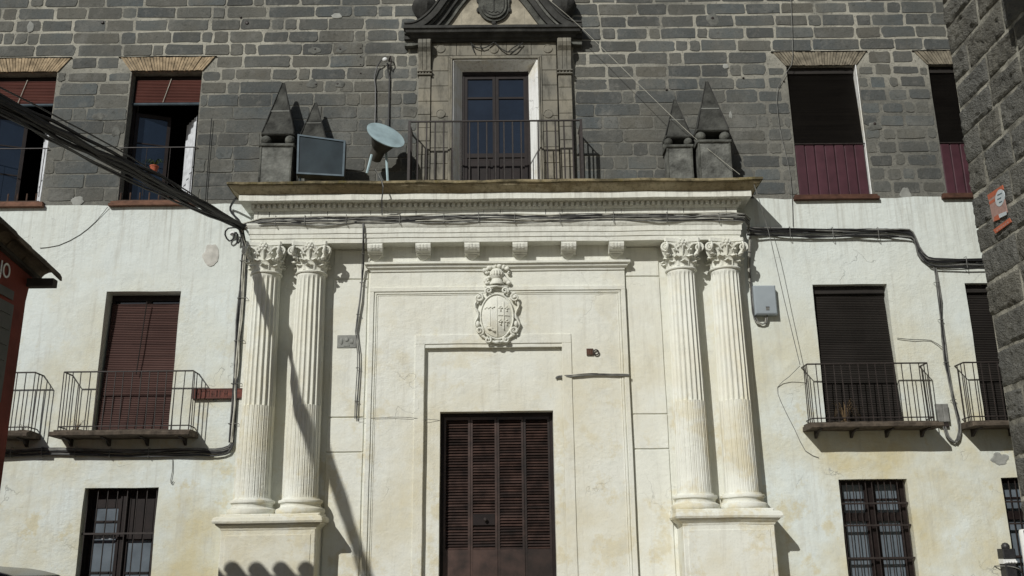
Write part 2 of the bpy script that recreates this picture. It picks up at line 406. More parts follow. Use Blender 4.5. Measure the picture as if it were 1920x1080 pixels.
# cut them round the openings, lintels and the carved window
cutters = [(a-.005, c+.005, UZ0-.06, UZ1+.03) for a, c in UW]+LINT+[AED, (AED[0]+.12, AED[1]-.12, 10.6, 12.2)]
out = []
for r in rects:
    todo = [r]
    for R in cutters:
        nxt = []
        for q in todo:
            if not blocked(*q, R): nxt.append(q); continue
            zc = (q[2]+q[3])/2
            if R[3]-.06 < q[2]+.06 or R[2]+.06 > q[3]-.0: 
                if R[3] < q[2]+.07: nxt.append([q[0], q[1], R[3], q[3]]); continue
                if R[2] > q[3]-.07: nxt.append([q[0], q[1], q[2], R[2]]); continue
            if q[0] < R[0]: nxt.append([q[0], R[0], q[2], q[3]])
            if q[1] > R[1]: nxt.append([R[1], q[1], q[2], q[3]])
        todo = nxt
    out += [q for q in todo if q[1]-q[0] > .11 and q[3]-q[2] > .08]
def stone_mesh(b, x0, x1, z0, z1, y, rough=.016, g=.019, dep=.03):
    xm_, zm_ = (x0+x1)/2, (z0+z1)/2
    if xm_ > 4.3 and zm_ < 10.3: g = .030
    elif zm_ < 9.9: g = .010+.008*max(0, noise.noise(Vector((xm_*.8, zm_*.8, 5))))
    g1, g2, g3, g4 = (g*random.uniform(.45, 1.5) for _ in range(4))
    x0 += g1; x1 -= g2; z0 += g3; z1 -= g4
    if x1-x0 < .05 or z1-z0 < .05: return False
    cr = min(.035, (z1-z0)*.2); pts = []
    for (cx, cz, a0) in ((x0, z0, pi), (x1, z0, 1.5*pi), (x1, z1, 0), (x0, z1, .5*pi)):
        r = cr*random.uniform(.4, 1.5); sx = 1 if cx == x0 else -1; sz = 1 if cz == z0 else -1
        for k in range(3):
            a = a0+.5*pi*k/2; pts.append((cx+sx*r+r*cos(a), cz+sz*r+r*sin(a)))
        nxt = {(x0, z0): (.5*(x0+x1), z0), (x1, z0): (x1, .5*(z0+z1)), (x1, z1): (.5*(x0+x1), z1), (x0, z1): (x0, .5*(z0+z1))}[cx, cz]
        pts.append(nxt)
    pts = [(u+random.uniform(-1, 1)*rough*.7, v+random.uniform(-1, 1)*rough*.6) for u, v in pts]
    n = len(pts); mx, mz = (x0+x1)/2, (z0+z1)/2; bv = .007; d = y-random.uniform(-.002, .005)
    t1, t2 = random.uniform(-.008, .008), random.uniform(-.012, .012)
    fr = [(mx+(u-mx)*(1-2*bv/(x1-x0)), d+(u-mx)*t1+(v-mz)*t2, mz+(v-mz)*(1-2*bv/(z1-z0))) for u, v in pts]
    sd = [(u, y+.007, v) for u, v in pts]; bk = [(u, y+dep, v) for u, v in pts]
    b.add(fr+sd+bk+[(mx, d-.001, mz)], [(i, (i+1) % n, 3*n) for i in range(n)]+[(i, n+i, n+(i+1) % n, (i+1) % n) for i in range(n)]+[(n+i, 2*n+i, 2*n+(i+1) % n, n+(i+1) % n) for i in range(n)])
    return True
def in_view(q):
    c = Vector(((q[0]+q[1])/2, 0, (q[2]+q[3])/2))-CAM; d = c.dot(F)
    a, b_ = 960+FPX*c.dot(RT)/d, 540-FPX*c.dot(UP)/d
    return -10 < a < 1830 and -15 < b_ < 420
vis = sorted([q for q in out if in_view(q)], key=lambda q: -(q[1]-q[0])*(q[3]-q[2]))
single = vis[:298]; ids_ = {id(q) for q in single}
for q in single:
    b = MB(); ok = stone_mesh(b, *q, -.006)
    if ok: b.build('stone', 'stone', upper, loc=((q[0]+q[1])/2, 0, (q[2]+q[3])/2))
b = MB()
for q in out:
    if id(q) not in ids_: stone_mesh(b, *q, -.006)
stuff(b.build('stonework', 'stone', upper))
# cement repairs
def blob(cx, cz, rx, rz, y0, y1, seed):
    n = 34; pts = []
    for k in range(n):
        a = 2*pi*k/n; r = 1+.4*noise.noise(Vector((cos(a)*1.1, sin(a)*1.1, seed*3.1)))+.12*noise.noise(Vector((cos(a)*3.5, sin(a)*3.5, seed)))
        pts.append((cx+rx*r*cos(a), cz+rz*r*sin(a)))
    b = MB(); mid = [(cx+(u-cx)*.8, cz+(v-cz)*.8) for u, v in pts]
    b.add([(u, y1, v) for u, v in pts]+[(u, y0+.004, v) for u, v in pts]+[(u, y0, v) for u, v in mid]+[(cx, y0-.002, cz)],
        [(i, (i+1) % n, n+(i+1) % n, n+i) for i in range(n)]+[(n+i, n+(i+1) % n, 2*n+(i+1) % n, 2*n+i) for i in range(n)]+[(2*n+i, 2*n+(i+1) % n, 3*n) for i in range(n)])
    return b
for i, (a, c, rx, rz, mt) in enumerate([(145, 377, .11, .08, 'pale_cement'), (184, 218, .12, .07, 'cement'), (217, 246, .08, .09, 'cement'), (57, 50, .06, .12, 'pale_cement'),
    (590, 95, .10, .08, 'cement'), (640, 92, .09, .08, 'cement'), (585, 157, .10, .08, 'cement'), (637, 157, .11, .07, 'cement'), (1335, 36, .12, .11, 'cement'), (1361, 124, .05, .05, 'pale_cement'),
    (1370, 215, .03, .07, 'pale_cement'), (1698, 362, .10, .11, 'pale_cement'), (1640, 236, .11, .08, 'cement'), (630, 30, .10, .05, 'pale_cement')]):
    q = P(a, c, .016); blob(q.x, q.z, rx, rz, -.0165, -.005, i).build('cement_patch', mt, upper)
for (a, c, r_) in [(192, 42, .03), (451, 32, .02), (463, 43, .035), (591, 92, .02), (638, 92, .02), (592, 158, .02), (633, 157, .02), (676, 90, .012), (676, 106, .012), (676, 121, .012), (676, 137, .012), (1336, 34, .03), (1470, 152, .015), (1640, 232, .03), (1250, 168, .02), (1394, 146, .02)]:
    q = P(a, c, .015); MB().lathe([(r_*1.1, .01), (r_, -.012), (r_*.6, -.02)], (q.x, -.008, q.z), 7, axis='y').build('hole_mark', 'iron', upper)  # holes in the wall, their inner darkness painted on as small dark discs
# grey patches where the lime has come off the lower wall
for i, (a, c, rx, rz) in enumerate([(395, 478, .13, .19), (1874, 860, .14, .10)]):
    q = P(a, c, .03); blob(q.x, q.z, rx, rz, -.030, -.01, i+40).build('bare_patch', 'bare' if i == 0 else 'pale_cement', lower)

# brick flat arches over the upper windows
for (a, c) in UW:
    b = MB(); n = 29; mid = (a+c)/2
    for k in range(n):
        u0, u1 = k/n, (k+.82)/n
        def at(u, top): return (a-.02+(c-a+.04)*u) if not top else (a-.22+(c-a+.44)*u)
        j = random.uniform(-.006, .006); zt = UZ1+.27+random.uniform(-.012, .008); zb = UZ1+random.uniform(-.004, .006)
        p = [(at(u0, 0), zb), (at(u1, 0), zb), (at(u1, 1), zt), (at(u0, 1), zt)]
        b.prism(p, -.022+j, .03)
    stuff(b.build('brick_arch', 'brick' if a < 0 else 'brick_grey', upper))
    MB().prism([(a-.02, UZ1-.002), (c+.02, UZ1-.002), (c+.21, UZ1+.265), (a-.21, UZ1+.265)], -.006, .02).build('arch_bed', 'dark_stone', upper)
    MB().slab(a-.26, c+.24, UZ1+.272, UZ1+.284, -.035, .01).build('arch_ledge', 'black_stone', upper, w=.01)

# ------------------------------------------------------------------ windows of the upper storey
def sill(parent, a, c, z, mat, pro=.10):
    b = MB(); b.slab(a-.12, c+.10, z-.10, z-.045, -pro, .3, .4); b.slab(a-.10, c+.08, z-.045, z, -pro*.7, .3, .4)
    return b.build('sill', mat, parent, w=.006)
def blind_mesh(a, c, z0, z1, y, pitch=.03, lean=0.0):
    b = MB(); n = int((z1-z0)/pitch); nx = 6; vs = []; fs = []
    for j in range(2*n+1):
        z_ = z1-(z1-z0)*j/(2*n)
        for i in range(nx+1):
            x_ = a+(c-a)*i/nx
            vs.append((x_, y-lean*(z1-z_)/(z1-z0)-(.014 if j % 2 else 0)+.012*noise.noise(Vector((x_*1.5, 0, z_*1.5))), z_))
    k = nx+1
    for j in range(2*n):
        for i in range(nx): fs.append((j*k+i, j*k+i+1, (j+1)*k+i+1, (j+1)*k+i))
    return b.add(vs, fs)
def curtain_mesh(p0, p1, z0, z1, amp=.03, folds=5):
    b = MB(); n = folds*6; d = Vector(p1)-Vector(p0); nr = Vector((-d.y, d.x, 0)).normalized(); vs = []
    for j in range(5):
        for i in range(n+1):
            q = Vector(p0)+d*(i/n)+nr*amp*sin(2*pi*folds*i/n+.3*j); vs.append((q.x, q.y, z0+(z1-z0)*j/4))
    return b.add(vs, [(j*(n+1)+i, j*(n+1)+i+1, (j+1)*(n+1)+i+1, (j+1)*(n+1)+i) for j in range(4) for i in range(n)])
def leaf(parent, hx, hy, wdt, ang, z0, z1, bars, fm, gm, curtain=True, sgn=1):
    """a casement leaf hinged at (hx, hy), swung inwards by ang"""
    d = Vector((sgn*cos(ang), sin(ang), 0)); nrm = Vector((-sin(ang)*sgn, cos(ang), 0))
    def bar(u0, u1, za, zb, th=.02):
        b = MB(); pts = [Vector((hx, hy, 0))+d*u+nrm*q for u, q in ((u0, -th), (u1, -th), (u1, th), (u0, th))]
        return b.prism([(p.x, p.y) for p in pts], za, zb, 'z')
    fr = MB()
    for q in (bar(0, .06, z0, z1), bar(wdt-.06, wdt, z0, z1), bar(.06, wdt-.06, z0, z0+.08), bar(.06, wdt-.06, z1-.07, z1)): fr.add(q.v, q.f)
    for zb in bars: q = bar(.06, wdt-.06, zb-.012, zb+.012, .014); fr.add(q.v, q.f)
    o = fr.build('casement', fm, parent)
    q = bar(.05, wdt-.05, z0+.05, z1-.05, .004); q.build('pane', gm, parent)
    if curtain:
        k_ = .06 if sgn > 0 else -.04; a = Vector((hx, hy, 0))+d*.05+nrm*k_; c = Vector((hx, hy, 0))+d*(wdt-.05)+nrm*k_
        curtain_mesh(a, c, z0+.1, z1-.05, .012, 4).build('curtain', 'curtain', parent)
    return o
for i, (a, c) in enumerate(UW):
    win = empty('window', ((a+c)/2, 0, UZ0), PAL)
    sill(win, a, c, UZ0, 'sill_tile' if i < 2 else 'sill_dark')
    fr = MB(); fr.box(a, a+.05, .2, .3, UZ0, UZ1); fr.box(c-.05, c, .2, .3, UZ0, UZ1); fr.box(a+.05, c-.05, .2, .3, UZ1-.12, UZ1)
    fr.build('frame', 'wood_dark', win)
    mid = (a+c)/2
    if i < 2:
        leaf(win, a+.05, .27, .60, radians(20), UZ0+.02, UZ1-.7, (UZ0+.7, UZ0+1.25), 'wood_dark', 'glass_blue', True)
        leaf(win, c-.05, .27, .60, radians(52), UZ0+.02, UZ1-.7, (UZ0+.7, UZ0+1.25), 'wood_dark', 'glass_pale', True, -1)
        zt = Z(300, 280, -.05)
        MB().tube([(a-.06, -.03, zt), (c+.04, -.03, zt)], .011).build('rail', 'iron', win)
        for k in range(8):
            x = a+.06+(c-a-.12)*k/7; MB().tube([(x, -.03, UZ0-.02), (x, -.03, UZ0+.16)], .013).build('baluster', 'rusty_iron', win)
        MB().box(a, c, -.045, -.012, UZ0+.0, UZ0+.022).build('bottom_rail', 'rusty_iron', win)
        for k in (0, 1, 2, 3):
            x = a+.02+(c-a-.04)*k/3; MB().tube([(x, -.03, UZ0+.1), (x, -.03, zt)], .006).build('post', 'iron', win)
        # lifted red blind with its pale roller bar, hanging in the opening
        bz = Z(300, 192, -.1)
        bl = tag(empty('roll_blind', (mid, .12, UZ1)), ['dark red slatted blind half raised, behind the thick black cable', 'dark red slatted blind half raised, above the potted plant'][i], 'blind', 'raised blinds in the upper windows')
        blind_mesh(a+.06, c-.02, bz, UZ1-.12, .13).build('slats', 'blind_red', bl)
        MB().tube([(a+.03, .12, bz-.03), (c-.03, .12, bz-.03)], .028, 8).build('roller', 'lamp_frame', bl, True)
        MB().tube([(mid+.05, .11, UZ1-.1), (mid-.06, .10, bz)], .006).build('cord', 'cable_pale', bl)
    else:
        MB().slab(c-.01, c+.006, UZ0, UZ1, -.024, .3).build('white_jamb', 'white_reveal', win, w=.004)
        zs = Z(1560, 270, 0)
        bl = tag(empty('roll_blind', (mid, .05, UZ1)), ['black slatted blind lowered above a full width burgundy board', 'black slatted blind above burgundy board, partly behind the rough stone wall'][i-2], 'blind', 'black blinds of the upper storey')
        blind_mesh(a+.01, c-.025, zs-.02, UZ1-.03, .12, .02, .10).build('slats', 'blind_black', bl)
        MB().slab(a+.01, c-.03, UZ1-.13, UZ1-.01, .07, .2).build('head_box', 'blind_black', bl)
        bd = tag(empty('board_screen', (mid, .0, UZ0)), ['burgundy vertical board screen across the window foot below black blind', 'burgundy board screen cut off by the rough stone wall'][i-2], 'screen', 'burgundy board screens')
        n = 7
        for k in range(n):
            x0 = a+.01+(c-a-.03)*k/n
            MB().slab(x0, x0+(c-a-.03)/n-.012, UZ0, zs, .0+(k % 2)*.006, .03, .5, .012).build('plank', 'burgundy', bd)
        MB().box(a+.01, c-.02, .031, .04, UZ0, zs-.01).build('backing', 'wood_umber', bd)
        MB().tube([(a, -.01, zs), (c, -.01, zs)], .012).build('rail', 'iron', win)

# ------------------------------------------------------------------ middle windows with balconies
def balcony(x0, x1, depth=.32, flip=0, first=True):
    bc = empty('balcony', ((x0+x1)/2, -depth/2, MZ0), PAL)
    zt = 4.67; zb = MZ0+.09
    sl_ = MB(); sl_.slab(x0-.07, x1+.07, MZ0-.08, MZ0-.01, -depth-.15, .0, .3, .012); sl_.slab(x0-.05, x1+.05, MZ0-.01, MZ0+.025, -depth-.04, .0, .3, .01)
    sl_.build('slab', 'slab_stone', bc, w=.016)
    for q in range(4):
        xq = x0+.12+(x1-x0-.24)*q/3
        MB().prism([(0, MZ0-.08), (-depth-.06, MZ0-.08), (-depth-.06, MZ0-.095), (-depth*.5, MZ0-.12), (-.06, MZ0-.19), (0, MZ0-.20)], xq-.018, xq+.018, 'x').build('bracket', 'iron', bc)
    r = .0085
    MB().tube([(x0, 0, zt), (x0, -depth, zt), (x1, -depth, zt), (x1, 0, zt)], .013, 6).build('top_rail', 'iron', bc)
    MB().tube([(x0, 0, zb), (x0, -depth, zb), (x1, -depth, zb), (x1, 0, zb)], .010, 6).build('bottom_rail', 'iron', bc)
    proto = MB().tube([(0, 0, 0), (0, .002, (zt-MZ0)*.5), (0, 0, zt-MZ0-.02)], r, 5).build('baluster', 'iron', bc, loc=(0, 0, 0))
    n = int((x1-x0)/.132); pts = [(x0+(x1-x0)*k/n, -depth) for k in range(n+1)]+[(x, -depth*k/3) for x in (x0, x1) for k in (1, 2)]
    for k, (x, y) in enumerate(pts):
        o = proto if k == 0 else dup(proto, (0, 0, 0), bc)
        o.location = (x+random.uniform(-.006, .006), y, MZ0+.02); put(o, bc)
        o.rotation_euler = (random.uniform(-.008, .008), random.uniform(-.012, .012), 0)
    return bc
BAL = [(X(-175, 697, .32), X(66, 697, .32)), (X(121, 697, .32), X(362, 697, .32)), (X(1513, 683, .32), X(1738, 680, .32)), (X(1806, 680, .32), X(2045, 680, .32))]
for i, (a, c) in enumerate(MW):
    balcony(*BAL[i])
    win = empty('window', ((a+c)/2, 0, MZ0), PAL); mid = (a+c)/2
    fr = MB(); fr.box(a, a+.06, .24, .34, MZ0, MZ1); fr.box(c-.06, c, .24, .34, MZ0, MZ1); fr.box(a+.06, c-.06, .24, .34, MZ1-.1, MZ1); fr.box(mid-.05, mid+.05, .25, .33, MZ0, MZ1-.1)
    fr.box(a+.06, c-.06, .26, .33, MZ0, MZ0+.6); fr.build('frame', 'wood_dark', win)
    MB().box(a+.06, c-.06, .285, .30, MZ0+.6, MZ1-.1).build('pane', 'glass_blue', win)
    lab = ['brown slatted blind in a window behind the red house', 'brown slatted blind lowered behind the balcony beside the brown sign',
           'black slatted blind lowered behind the balcony beside the grey cabinet', 'black slatted blind behind a balcony, cut off by the rough stone wall'][i]
    bl = tag(empty('roll_blind', (mid, .15, MZ1)), lab, 'blind', 'lowered blinds behind balconies')
    if i < 2:
        blind_mesh(a+.04, c-.015, MZ0+.05, MZ1-.16, .20, .03, .12).build('slats', 'blind_brown', bl)
        MB().tube([(mid+.03, .09, MZ1-.15), (mid-.02, .06, MZ0+1.0)], .009).build('cord', 'wood_umber', bl)
    else:
        blind_mesh(a+.02, c-.02, MZ0+.04, MZ1-.12, .14, .03, .16).build('slats', 'blind_black', bl)
        MB().slab(a+.02, c-.02, MZ1-.14, MZ1-.015, .08, .2).build('head_box', 'blind_black', bl)

# ------------------------------------------------------------------ street windows with grilles
def grille_window(a, c, i):
    win = empty('window', ((a+c)/2, 0, LZ0), PAL); mid = (a+c)/2
    fm = 'wood_dark'
    fr = MB(); fr.box(a, a+.07, .16, .26, LZ0, LZ1); fr.box(c-.07, c, .16, .26, LZ0, LZ1); fr.box(a+.07, c-.07, .16, .26, LZ1-.07, LZ1); fr.box(mid-.055, mid+.055, .14, .25, LZ0, LZ1-.07)
    zc = Z(1640, 970, .0) if i else Z(230, 1000, 0)
    if i: fr.box(a+.07, c-.07, .15, .25, zc-.05, zc+.05)
    fr.box(a+.07, c-.07, .17, .25, LZ0, LZ0+.1)
    fr.build('frame', fm, win)
    for s0, s1 in ((a+.07, mid-.055), (mid+.055, c-.07)):
        if not i and s0 > mid: zz = [(LZ0+.1, zc-.1)]
        elif not i: zz = [(LZ0+.1, zc-.08), (zc-.02, LZ1-.3)]
        else: zz = [(LZ0+.1, zc-.05), (zc+.05, LZ1-.07)]
        for z0, z1 in zz: MB().box(s0+.04, s1-.04, .205, .213, z0, z1).build('pane', 'glass_pale', win)
        ins = MB()
        for q in (s0, s1-.04): ins.box(q, q+.04, .18, .235, LZ0+.1, LZ1-.07)
        if not i: ins.box(s0+.04, s1-.04, .19, .23, zz[-1][1], LZ1-.07)
        for z0, z1 in zz: 
            ins.box(s0+.04, s1-.04, .185, .23, (z0+z1)/2-.015, (z0+z1)/2+.015)
            ins.box(s0+.04, s1-.04, .185, .23, z0, z0+.03)
        ins.build('sash', fm, win)
        curtain_mesh((s0, .26, 0), (s1, .26, 0), LZ0+.1, LZ1-.3, .012, 4).build('curtain', 'curtain', win)
    n = 8 if i == 0 else 11
    for k in range(n):
        x = a+.04+(c-a-.08)*k/(n-1)
        MB().tube([(x, .05, LZ0), (x, .05, LZ1)], .0085, 5).build('grille_bar', 'iron', win)
    for zz in ([zc] if i == 0 else [zc-.12, zc-.62, zc+.22]):
        MB().box(a-.02, c+.02, .035, .065, zz-.014, zz+.014).build('cross_bar', 'iron', win)
    return win
for i, (a, c) in enumerate(LW): grille_window(a, c, i)

# ------------------------------------------------------------------ portal
# wall behind the columns, open at the doorcase
RX0, RX1, RZ1 = X(795, 800, .12), X(1073, 800, .12), Z(930, 651, .12)
SX0, SX1 = X(686, 800, .13), X(1184, 800, .13)
pw = holed((X(452, 700, .05), X(1412, 700, .05)), (0, 6.9), [(RX0-.1, RX1+.1, 0, RZ1+.05)], -.055, .1).build('portal_wall', 'portal_plaster', PAL, w=.008)
dc = empty('doorcase', (CX, -.1, 0), PAL)
dz1 = Z(930, 508, .13)
holed((SX0, SX1), (0, dz1), [(RX0, RX1, 0, RZ1)], -.12, .02).build('field', 'portal_plaster', dc, w=.006)
# outer raised frame, with fillets
def frame_u(x0, x1, z1, wd, y0, y1, name, mat='portal_plaster', parent=dc, w=.005):
    b = MB(); b.slab(x0, x0+wd, 0, z1-wd, y0, y1); b.slab(x1-wd, x1, 0, z1-wd, y0, y1); b.slab(x0, x1, z1-wd, z1, y0, y1)
    return b.build(name, mat, parent, w=w)
oz = Z(930, 537, .14)
frame_u(SX0, SX1, oz, .075, -.15, -.10, 'outer_frame')
frame_u(SX0+.085, SX1-.085, oz-.085, .03, -.136, -.10, 'fillet')
frame_u(SX0+.125, SX1-.125, oz-.125, .018, -.129, -.10, 'fillet')
ix0 = X(776, 800, .13); iz = Z(930, 627, .13)
frame_u(ix0, RX1+.02, iz, RX0-ix0-.006, -.138, -.10, 'inner_frame')
b = MB(); b.mould(SX0+.02, SX1-.02, .12, [(.05, dz1-.005), (.14, dz1), (.15, dz1+.035), (.19, dz1+.06), (.20, dz1+.10), (.235, dz1+.11), (.235, dz1+.145), (.05, dz1+.16)], back=0)
b.build('door_cornice', 'portal_plaster', dc, w=.006)
# recessed door wall
holed((RX0-.06, RX1+.06), (0, RZ1+.04), [(DX0, DX1, 0, DZ1)], -.045, .24).build('door_wall', 'portal_plaster', dc, w=.005)
# side panels between columns and doorcase
pl = []
for (xa, xb) in ((X(618, 700, .06), SX0-.05), (SX1+.03, X(1246, 700, .06))):
    lz = [Z(650, q, .06) for q in (470, 525, 784, 849)]+[0.0]
    for k in range(4):
        MB().slab(xa, xb, lz[k+1]+.016, lz[k], -.078, -.05, .25, .008).build('panel', 'portal_plaster', PAL, w=.006)
# band carrying the brackets
zA = 6.79
MB().slab(SX0-.04, SX1+.04, dz1+.13, zA+.04, -.16, -.02).build('bracket_band', 'portal_plaster', PAL, w=.005)
cb = None
for px in (704, 794, 885, 975, 1066, 1155):
    x = X(px, 470, .3); wd = .125; zt = zA+.01; h = zt-(dz1+.15)
    prof = [(-.15, zt), (-.40, zt), (-.41, zt-.05), (-.40, zt-h*.34), (-.36, zt-h*.5), (-.30, zt-h*.58), (-.30, zt-h*.62), (-.27, zt-h*.64), (-.15, zt-h*.64)]
    b = MB().prism(prof, x-wd, x+wd, 'x')
    for k in range(3): b.prism([(-.40, zt-.02), (-.418, zt-.05), (-.408, zt-h*.32), (-.39, zt-h*.42), (-.36, zt-h*.42)], x-.075+.055*k, x-.045+.055*k, 'x')
    b.prism([(x-wd*.9, zt-h*.64), (x+wd*.9, zt-h*.64), (x+wd*.9, zt-h*.98), (x-wd*.9, zt-h*.98)], -.19, -.15)
    b.add([(x-wd*.75, -.26, zt-h*.66), (x+wd*.75, -.26, zt-h*.66), (x-.01, -.19, zt-h*.95), (x-wd*.75, -.18, zt-h*.66), (x+wd*.75, -.18, zt-h*.66)], [(0, 1, 2), (0, 2, 3), (1, 4, 2), (0, 3, 4, 1), (2, 4, 3)])
    b.build('bracket', 'portal_plaster', PAL, w=.004)

# columns
def shaft(xc, yc, z0, z1, rb, rt):
    n = 20; sp = 12; N = n*sp; zc = z0+(z1-z0)*.40
    zs = [z0, z0+.05]+[z0+.05+(zc-.05-z0)*k/4 for k in range(1, 5)]+[zc+.004, zc+.03]+[zc+.03+(z1-.1-zc-.03)*k/8 for k in range(1, 9)]+[z1-.06, z1-.03, z1-.02, z1]
    vs = []; fs = []
    for z_ in zs:
        u = (z_-z0)/(z1-z0); r = rb+(rt-rb)*u**1.4
        for k in range(N):
            g = 2*pi*k/N; t_ = ((k % sp)+.5)/sp; c_ = abs(2*t_-1)            # 0 middle of the flute, 1 on the ridge
            prof = max(0., 1-(c_/.8)**2)
            if z_ <= zc: d = (.011 if .5 < c_ < .86 else (.004 if c_ <= .5 else 0)) if z_ > z0+.04 else 0
            else: d = .030*sqrt(prof)*(1 if z_ < z1-.09 else (max(0, (z1-.03-z_)/.06) if z_ < z1-.03 else 0))
            q = r-d; vs.append((xc+q*cos(g), yc+q*sin(g), z_))
    m_ = len(zs)
    for i in range(m_-1):
        for k in range(N): fs.append((i*N+k, i*N+(k+1) % N, (i+1)*N+(k+1) % N, (i+1)*N+k))
    return MB().add(vs, fs)
def capital(xc, yc, z0, z1, r, sd):
    rn = random.Random(sd); b = MB(); h = z1-z0
    b.lathe([(r*1.0, 0), (r*1.12, .012), (r*1.15, .03), (r*1.10, .048), (r*.98, .055), (r*.98, h*.3), (r*1.02, h*.55), (r*1.16, h*.74), (r*1.3, h*.82), (r*1.3, h*.86)], (xc, yc, z0), 24)
    def leafm(a, base, hh, wd, out):
        nu, nv = 4, 7; vs = []
        for j in range(nv):
            t_ = j/(nv-1)
            rad = r*(1.0+.06*t_)+out*max(0, t_-.45)**1.5*3.0
            zz = z0+base+hh*(t_ if t_ < .8 else .8+(t_-.8)*.3-(t_-.8)*.9)
            ww = wd*(.75+.5*sin(pi*min(1, t_*1.05)))*(1 if t_ < .75 else 1-(t_-.75)*2.2)*(1+.18*(-1)**j)
            for i in range(nu+1):
                u = i/nu*2-1; an = a+u*ww/r; rr = rad-.022*(u*u)+.012*(1-abs(u))*cos(3*pi*u)
                vs.append((xc+rr*cos(an), yc+rr*sin(an), zz-abs(u)*.02*t_))
        k = nu+1; n = len(vs)
        back = [((p[0]-xc)*.93+xc, (p[1]-yc)*.93+yc, p[2]) for p in vs]
        fs = [(j*k+i, j*k+i+1, (j+1)*k+i+1, (j+1)*k+i) for j in range(nv-1) for i in range(nu)]
        b.add(vs+back, fs+[tuple(n+q for q in reversed(f)) for f in fs]+[(j*k+e, (j+1)*k+e, n+(j+1)*k+e, n+j*k+e) for j in range(nv-1) for e in (0, nu)]+[((nv-1)*k+i, (nv-1)*k+i+1, n+(nv-1)*k+i+1, n+(nv-1)*k+i) for i in range(nu)])
    for k in range(8): leafm(-pi/2+2*pi*k/8+rn.uniform(-.04, .04), .05, h*.26, .085, .055)
    for k in range(8): leafm(-pi/2+2*pi*(k+.5)/8+rn.uniform(-.04, .04), .06, h*.44, .085, .075)
    # abacus with hollow sides
    s_ = r*1.38; pts = []
    for k in range(4):
        a = -pi/4-pi/2+k*pi/2; p0 = Vector((cos(a), sin(a)))*s_*1.36; p1 = Vector((cos(a+pi/2), sin(a+pi/2)))*s_*1.36
        for q in range(7):
            t_ = .06+.88*q/6; p = p0.lerp(p1, t_); mid = (p0+p1)/2; p = p-mid.normalized()*.055*sin(pi*t_); pts.append((xc+p.x, yc+p.y))
    b.prism(pts, z1-.055, z1+.005, 'z'); b.prism([((u-xc)*.93+xc, (v-yc)*.93+yc) for u, v in pts], z1-.085, z1-.055, 'z')
    # corner volutes, a coil on both faces of each corner
    for sx in (-1, 1):
        for sy in (-1, 1):
            for face in (0, 1):
                d1 = Vector((sx, 0, 0)) if face == 0 else Vector((0, sy, 0)); d2 = Vector((0, sy, 0)) if face == 0 else Vector((sx, 0, 0))
                ctr = Vector((xc, yc, z0+h*.70))+d1*(s_*.86)+d2*(s_*.80)
                path = []; rad = []
                for q in range(26):
                    th = q*.5; rr = .082*(1-q/29)
                    path.append(ctr+d1*rr*sin(th-.5)+Vector((0, 0, 1))*rr*cos(th-.5)+d2*.0012*q); rad.append(.021*(1-q/40))
                st = Vector((xc, yc, z0+h*.60))+d2*(r*1.12)+d1*(r*.35)
                pre = [st, st.lerp(path[0], .35)+Vector((0, 0, .045)), st.lerp(path[0], .72)+Vector((0, 0, .035))]
                b.tube(pre+path, [.012, .018, .021]+rad, 6); b.ball(ctr+d2*.02, .024, 8)
                for q in range(3): b.ball(ctr-d1*(.02+.05*q)+Vector((0, 0, -.10-.012*q))-d2*.02, .024-.003*q, 7)
            b.tube([Vector((xc+sx*r*.9, yc+sy*r*.9, z0+h*.45)), Vector((xc+sx*r*1.05, yc+sy*r*1.05, z0+h*.55)), Vector((xc+sx*s_*.86, yc+sy*s_*.86, z0+h*.62))], [.03, .035, .03], 6)
    for k in range(4):      # flower on each face, small scrolls beside it
        a = -pi/2+k*pi/2; e = Vector((cos(a), sin(a), 0)); tv = Vector((-e.y, e.x, 0)); c0 = Vector((xc, yc, z1-.075))+e*(s_*.90)
        b.ball(c0, .038, 8)
        for q in range(6): b.ball(c0+tv*.05*cos(q*pi/3)+Vector((0, 0, .05*sin(q*pi/3))), .026, 6)
        b.tube([c0+Vector((0, 0, -.04)), c0+Vector((0, 0, -.1))-e*.01, c0+Vector((0, 0, -.2))-e*.05], [.02, .018, .012], 6)
        for sgn in (-1, 1):
            path = [c0+tv*sgn*(.09+.03*cos(q*.6))+Vector((0, 0, -.045+.03*sin(q*.6)))-e*.02 for q in range(12)]
            b.tube(path, .011, 5); b.tube([c0+tv*sgn*.09+Vector((0, 0, -.08))-e*.02, c0+tv*sgn*.12+Vector((0, 0, -.15))-e*.06, c0+tv*sgn*.10+Vector((0, 0, -.24))-e*.09], .012, 5)
            b.ball(c0+tv*sgn*.14+Vector((0, 0, -.11))-e*.03, .022, 6)
    return b
ZB, ZC = 2.63, 6.27
YC = -.22
for k, xc in enumerate((-3.985, -3.23, 2.96, 3.70)):
    co = empty('column', (xc, YC, 2.36), PAL)
    shaft(xc, YC, ZB, ZC, .272, .235).build('shaft', 'portal_plaster', co, smooth=True, w=.004, ang=40)
    capital(xc, YC, ZC, zA, .232, k).build('capital', 'portal_plaster', co, smooth=True, w=.008, ang=45)
    bs = MB(); pr = [(.36, 0.0)]
    pr = [(.345, .0), (.375, .03), (.385, .06), (.375, .10), (.345, .115), (.318, .13), (.312, .16), (.325, .185), (.345, .195), (.35, .215), (.342, .235), (.30, .245), (.288, .27)]
    bs.lathe(pr, (xc, YC, ZB-.262), 40); bs.slab(xc-.385, xc+.385, 2.33, ZB-.24, YC-.375, .02, .2, .02)
    bs.build('base', 'portal_plaster', co, smooth=True, w=.014, ang=40)
